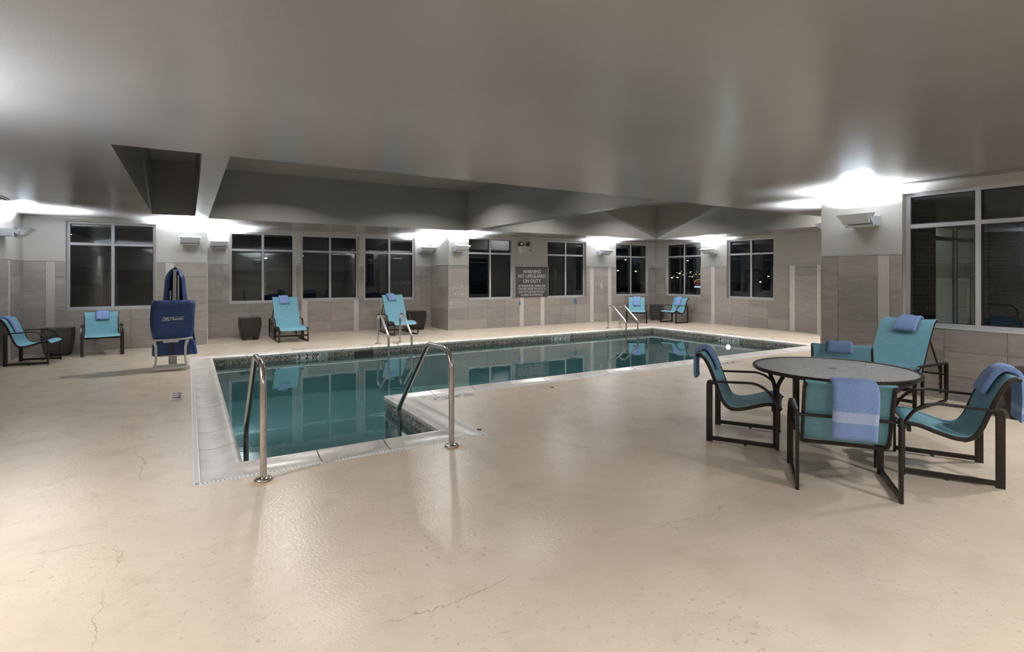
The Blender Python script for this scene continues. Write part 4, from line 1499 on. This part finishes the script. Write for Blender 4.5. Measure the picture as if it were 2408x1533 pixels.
def no_diving(parent, x, y, rad, z=.004):
    m = MB()
    N = 28
    vs = []
    for q in (rad, rad * .80):
        vs += [(x + q * math.cos(2 * PI * k / N), y + q * math.sin(2 * PI * k / N), z) for k in range(N)]
    m.add(vs, [(k, (k + 1) % N, N + (k + 1) % N, N + k) for k in range(N)])
    c, s = math.cos(R(-45)), math.sin(R(-45))
    m.add([(x + c * rad * a - s * b, y + s * rad * a + c * b, z + .0005) for a, b in ((-.85, -rad * .09), (.85, -rad * .09), (.85, rad * .09), (-.85, rad * .09))], [(0, 1, 2, 3)])
    m.add([(x - rad * .5, y - rad * .05, z), (x + rad * .3, y + rad * .35, z), (x + rad * .2, y + rad * .5, z), (x - rad * .6, y + rad * .12, z)], [(0, 1, 2, 3)])
    m.build('no_diving_symbol', 'marker_red', parent)

def deck_marker(x, y, rz, words, label):
    r = tag(empty('deck_depth_marker', (x, y, 0), rz), label, 'depth marker', 'depth markers set in the deck')
    S = .152
    n = 4
    for k in range(n):
        cx = (k - 1.5) * S
        MB().box((cx - S / 2 + .002, -S / 2 + .002, 0), (cx + S / 2 - .002, S / 2 - .002, .002)).build('tile', 'marker_grey', r)
    for k, (big, small) in enumerate(words):
        cx = (k - 1.5) * S
        t = text_mesh(big, .125, 'lettering', 'marker_black', sx=.72 if len(big) > 1 else .95, depth=.0006, bold=.003); t.parent = r
        t.location = (cx - .022, -.005, .003)
        t = text_mesh(small, .052, 'lettering', 'marker_black', sx=.9, depth=.0006, bold=.001); t.parent = r
        t.location = (cx + .046, .038, .003)
    no_diving(r, 1.5 * S, .008, .060)
    return r
W3 = [('3', 'FT'), ('2', 'IN'), ('09', 'M')]
W4 = [('4', 'FT'), ('11', 'IN'), ('15', 'M')]
deck_marker(-.13, 8.10, R(-90), W3, 'deck depth marker tiles on the left side of the pool')
deck_marker(2.15, 12.02, R(180), W3, 'deck depth marker tiles on the far side in front of the first lounger')
deck_marker(2.90, 6.27, 0, W3, 'worn deck depth marker tiles beside the inner corner of the pool steps')
deck_marker(8.50, 12.03, R(180), W4, 'deck depth marker tiles on the far side below the warning sign')
deck_marker(12.30, 9.07, R(90), W4, 'deck depth marker tiles on the right end of the pool')
deck_marker(8.25, 6.15, 0, W4, 'deck depth marker tiles on the near side behind the left armchair at the table')

def wl_marker(loc, rz, words, label):
    """waterline marker on a pool wall; local x to the right as seen, z up, faces -Y"""
    r = tag(empty('waterline_depth_marker', loc, rz), label, 'depth marker', 'white depth markers on the pool wall')
    S = .152
    for k in range(4):
        cx = (k - 1.5) * S
        MB().box((cx - S / 2 + .0012, -.006, -.075), (cx + S / 2 - .0012, .0, .075)).build('tile', 'marker_white', r)
    def put(s, size, x, z, sx=1.0, bold=.002):
        t = text_mesh(s, size, 'lettering', 'marker_black', sx=sx, depth=.0006, bold=bold); t.parent = r
        t.location = (x, -.0072, z); t.rotation_euler = (PI / 2, 0, 0)
    for k, (big, small) in enumerate(words):
        cx = (k - 1.5) * S
        put(big, .135, cx - .020, .020, .78 if len(big) > 1 else 1.0, .003)
        put(small, .055, cx + .047, .046, .85, .001)
    put('NO', .060, 1.5 * S, .046, .9, .001)
    put('DIVING', .048, 1.5 * S, .002, .85, .001)
wl_marker((2.16, P_Y2 - .001, -.116), 0, W3, 'white 3 FT 2 IN waterline marker on the far pool wall left of the skimmer')
wl_marker((8.44, P_Y2 - .001, -.116), 0, W4, 'white 4 FT 11 IN waterline marker on the far pool wall below the warning sign')
wl_marker((P_X2 - .001, 8.85, -.116), R(-90), W4, 'white 4 FT 11 IN waterline marker on the end pool wall above the lamp')

# ------------------------------------------------------------------ small fittings
def emergency_light():
    r = tag(empty('emergency_light', (8.80, YF, 2.235)), 'two-headed emergency light unit on the wall above the warning sign', 'emergency light')
    MB().box((-.235, -.085, 0), (.155, 0, .205)).build('housing', 'beige_plastic', r)
    MB().box((-.235, -.089, 0), (-.105, -.085, .205)).box((-.19, -.091, .07), (-.165, -.088, .14)).build('cover_panel', 'outlet_white', r)
    for x, dx, dy in ((-.12, -.05, -.9), (.15, .6, -.75)):
        h = empty('lamp_head', (x, -.05, .285), parent=r)
        h.rotation_euler = (R(12), 0, math.atan2(dx, -dy))
        MB().lathe([(.0, .045), (.04, .04), (.062, .0), (.070, -.035), (.070, -.045), (.060, -.045)], n=24, axis='Y').build('shell', 'black_rubber', h, smooth=40)
        MB().lathe([(.0, -.050), (.035, -.048), (.058, -.040)], n=24, axis='Y').build('lens', 'lamp_glass', h, smooth=60)
        MB().tube([(0, 0, -.09), (0, 0, -.05)], .014, 10).build('neck', 'black_rubber', h, smooth=60)
    MB().box((.165, -.04, .045), (.30, 0, .115)).build('junction_box', 'outlet_white', r)
    MB().box((.185, -.05, .07), (.26, -.04, .095)).build('switch', 'black_rubber', r)
emergency_light()

def hook(x, z, mats, label):
    r = tag(empty('wall_hook', (x, YF - .009, z)), label, 'hook')
    MB().box((-.022, -.008, -.055), (.022, 0, .075)).build('plate', mats[0], r)
    MB().tube(fillet([(0, -.006, .05), (0, -.08, .045), (0, -.10, -.06), (0, -.05, -.10), (0, -.03, -.06)], .03, 5), .010, 8).build('prong', mats[1], r, smooth=60)
hook(8.66, 1.0 - .29 + .0, ('hook_blue', 'hook_white'), 'small blue and white hook on the pale stripe under the warning sign')
hook(10.78, .715, ('hook_blue', 'hook_blue'), 'small blue hook on the tiles under the second window right of the pilaster')
hook(11.86, 1.20, ('hook_white', 'hook_white'), 'small white hook between two pale tile stripes')
# anchor caps on the tiles of the projecting wall
for (x, z), pl in zip(((6.70, 1.24), (6.50, 1.03), (6.72, 1.02)), ('upper', 'lower left', 'lower right')):
    tag(MB().lathe([(.0, .010), (.018, .008), (.022, 0)], (0, 0, 0), 12, 'Y').build('wall_plug', 'outlet_white', None, smooth=40, loc=(x, YF - .018, z)), pl + ' white plug of the three in the tiles beside the projecting wall corner', 'plug', 'plugs in the tiles')
r_ = tag(empty('wall_outlet', (XL + .009, 12.72, .42)), 'white outlet cover on the left side wall behind the corner armchair', 'outlet')
MB().box((0, -.04, 0), (.006, .04, .125)).build('plate', 'outlet_white', r_)
MB().box((.006, -.018, .02), (.009, .018, .105)).build('socket', 'beige_plastic', r_)

def diffuser(x0, x1, y0, y1, slots, along, label):
    r = tag(empty('air_diffuser', ((x0 + x1) / 2, (y0 + y1) / 2, ZC - .006)), label, 'air vent', 'ceiling air diffusers')
    m, d = MB(), MB()
    hx, hy = (x1 - x0) / 2, (y1 - y0) / 2
    d.box((-hx, -hy, .002), (hx, hy, .004))
    d.build('slot', 'gutter_dark', r)
    k = slots + 1
    for i in range(k):
        t = i / slots
        if along == 'Y':
            xx = -hx + 2 * hx * t
            m.box((xx - .009, -hy, -.004), (xx + .009, hy, .004))
        else:
            yy = -hy + 2 * hy * t
            m.box((-hx, yy - .009, -.004), (hx, yy + .009, .004))
    if along == 'Y':
        m.box((-hx, -hy - .01, -.004), (hx, -hy, .004)).box((-hx, hy, -.004), (hx, hy + .01, .004))
    else:
        m.box((-hx - .01, -hy, -.004), (-hx, hy, .004)).box((hx, -hy, -.004), (hx + .01, hy, .004))
    m.build('blade', 'ceiling_paint', r)
diffuser(7.86, 7.98, .4, 3.30, 2, 'Y', 'long double slot diffuser in the ceiling over the near right window')
diffuser(-2.66, -2.40, 10.4, 11.25, 4, 'Y', 'ceiling vent at the left edge of the picture')
diffuser(8.2, 10.6, 13.42, 13.52, 2, 'X', 'long slot diffuser in the soffit over the warning sign')
diffuser(14.0, 14.1, 9.2, 11.0, 2, 'Y', 'slot diffuser in the soffit over the far right window')
for (x, y), lab in zip([(9.05, 13.15), (12.1, 13.2), (13.75, 11.7), (7.3, .9)], ['above the emergency light', 'above the window left of the far corner', 'above the end wall lamp', 'over the near right side of the deck']):
    r_ = tag(empty('sprinkler', (x, y, ZC)), 'small ceiling sprinkler head ' + lab, 'sprinkler', 'ceiling sprinklers')
    MB().lathe([(.0, -.004), (.035, -.004), (.038, 0)], n=18).build('plate', 'white_plastic', r_, smooth=40)
    MB().lathe([(.0, -.055), (.022, -.055), (.022, -.052), (.006, -.050), (.006, -.02), (.010, -.004)], n=14).build('head', 'frame_plastic', r_, smooth=40)
# louvre on the end wall, seen through two windows
lv = tag(empty('wall_louvre', (XE - .010, 5.35, .95)), 'white louvred grille low on the end wall, seen through the near right window', 'louvre')
MB().box((-.02, -.55, -.45), (0, .55, -.41)).box((-.02, -.55, .50), (0, .55, .54)).box((-.02, -.55, -.45), (0, -.51, .54)).box((-.02, .51, -.45), (0, .55, .54)).build('frame', 'outlet_white', lv)
for k in range(22):
    m = MB(); z = -.405 + .0415 * k
    m.add([(-.018, -.51, z), (-.018, .51, z), (-.002, .51, z + .03), (-.002, -.51, z + .03), (-.018, -.51, z + .006), (-.018, .51, z + .006), (-.002, .51, z + .036), (-.002, -.51, z + .036)],
          [(3, 2, 1, 0), (4, 5, 6, 7), (0, 1, 5, 4), (2, 3, 7, 6), (1, 2, 6, 5), (3, 0, 4, 7)])
    m.build('slat', 'outlet_white', lv)
# dry leaves blown on to the deck
for k, (x, y) in enumerate(((2.50, 4.78), (4.30, 6.05))):
    m = MB()
    m.grid(lambda u, v: ((u - .5) * .045, (v - .5) * .025 * math.sin(PI * max(.08, min(.92, u))), .004 + .010 * (2 * v - 1) ** 2 + .004 * math.sin(6 * u)), 8, 4, .0008)
    tag(m.build('dry_leaf', 'leaf_brown', None, loc=(x, y, 0)), ('small dry leaf on the coping near the right step handrail', 'small dry leaf on the beige deck beside the near coping')[k], 'leaf')

# ------------------------------------------------------------------ outside, at night
tag(MB().box((-60, YS + .25, -.35), (120, 160, -.30)).box((XE + .25, -60, -.35), (120, YS + .25, -.30)).box((XN + .25, -60, -.35), (XE + .25, YBAY - .5, -.30)).build('ground_outside', 'asphalt'), 'dark asphalt outside the windows', kind='structure')
def street_lamp(x, y, h, matn, label, rad=.16):
    r = tag(empty('street_lamp', (x, y, -.30)), label, 'street lamp', 'street lamps outside')
    MB().tube([(0, 0, 0), (0, 0, h + .3)], .06, 8).build('pole', 'pole_dark', r, smooth=60)
    MB().lathe([(.0, -rad * .5), (rad * .8, -rad * .4), (rad, 0), (rad * .6, rad * .35), (.0, rad * .5)], (0, 0, h + .3), 14).build('lantern', matn, r, smooth=60)
SL = [  # (pixel x, pixel y, distance) measured through the far right windows, placed at real depth
    (1471, 611, 46, 'street_amber', 'lone amber street lamp seen high in the window left of the far corner'),
    (1453, 636, 70, 'street_amber', 'amber street lamp at the left edge of the corner window'),
    (1495, 638, 58, 'street_amber', 'amber street lamp low in the right pane of the corner window'),
    (1617, 613, 52, 'street_amber', 'amber street lamp high in the first end wall window'),
    (1598, 643, 64, 'street_amber', 'brightest amber street lamp in the middle of the first end wall window'),
    (1580, 653, 60, 'street_amber', 'small amber street lamp at the left of the first end wall window'),
    (1593, 652, 75, 'street_amber', 'small amber street lamp beside the brightest one outside'),
    (1807, 650, 50, 'street_amber', 'amber street lamp at the right of the last end wall window'),
    (1788, 663, 60, 'street_amber', 'amber street lamp low in the last end wall window'),
    (625, 607, 40, 'street_white', 'bluish street lamp in the leftmost recessed window'),
    (711, 601, 42, 'street_white', 'bluish street lamp at the left edge of the middle recessed window'),
    (165, 551, 34, 'street_white', 'bluish street lamp at the upper left of the leftmost window'),
]
def at_px(x, y, d):
    Fx, Fy, Rx, Ry = math.sin(YAW), math.cos(YAW), math.cos(YAW), -math.sin(YAW)
    u = (x - 1204) / FPX
    return (d * (Fx + Rx * u), d * (Fy + Ry * u), EYE - (y - Y0) * d / FPX)
for px_, py_, d, mn, lab in SL:
    x, y, z = at_px(px_, py_, d)
    street_lamp(x, y, max(z, .8), mn, lab, .0017 * d if mn == 'street_amber' else .0022 * d)
# small town lights on the hill
hill = MB()
rr = random.Random(3)
for k in range(26):
    x, y, z = at_px(rr.uniform(1584, 1646), rr.uniform(638, 652), 150)
    hill.lathe([(.0, -.07), (.07, 0), (.0, .07)], (x, y, z), 6)
for k in range(20):
    x, y, z = at_px(rr.uniform(920, 968), rr.uniform(664, 668), 120)
    hill.lathe([(.0, -.05), (.05, 0), (.0, .05)], (x, y, z), 6, mi=1)
tag(hill.build('town_lights', ['street_amber', 'sign_bluewhite']), 'scattered tiny town lights far outside the windows', 'lights', kind='stuff')
# roadside sign with a yellow arch
x, y, z = at_px(1646, 660, 34)
sg = tag(empty('roadside_sign', (x, y, -.3), R(-50)), 'lit roadside sign with a yellow arch outside the end wall', 'sign')
MB().tube([(0, 0, 0), (0, 0, 1.2)], .05, 8).build('post', 'pole_dark', sg)
MB().box((-.32, -.05, 1.15), (.32, .05, 1.52)).build('panel', 'sign_red', sg)
MB().tube(fillet([(-.33, -.06, 1.36), (-.31, -.06, 1.52), (0, -.06, 1.62), (.31, -.06, 1.52), (.33, -.06, 1.36)], .1, 5), .018, 8).build('arch', 'sign_yellow', sg)
MB().box((-.34, -.07, 1.08), (.34, -.02, 1.17)).build('lower_panel', 'sign_bluewhite', sg)
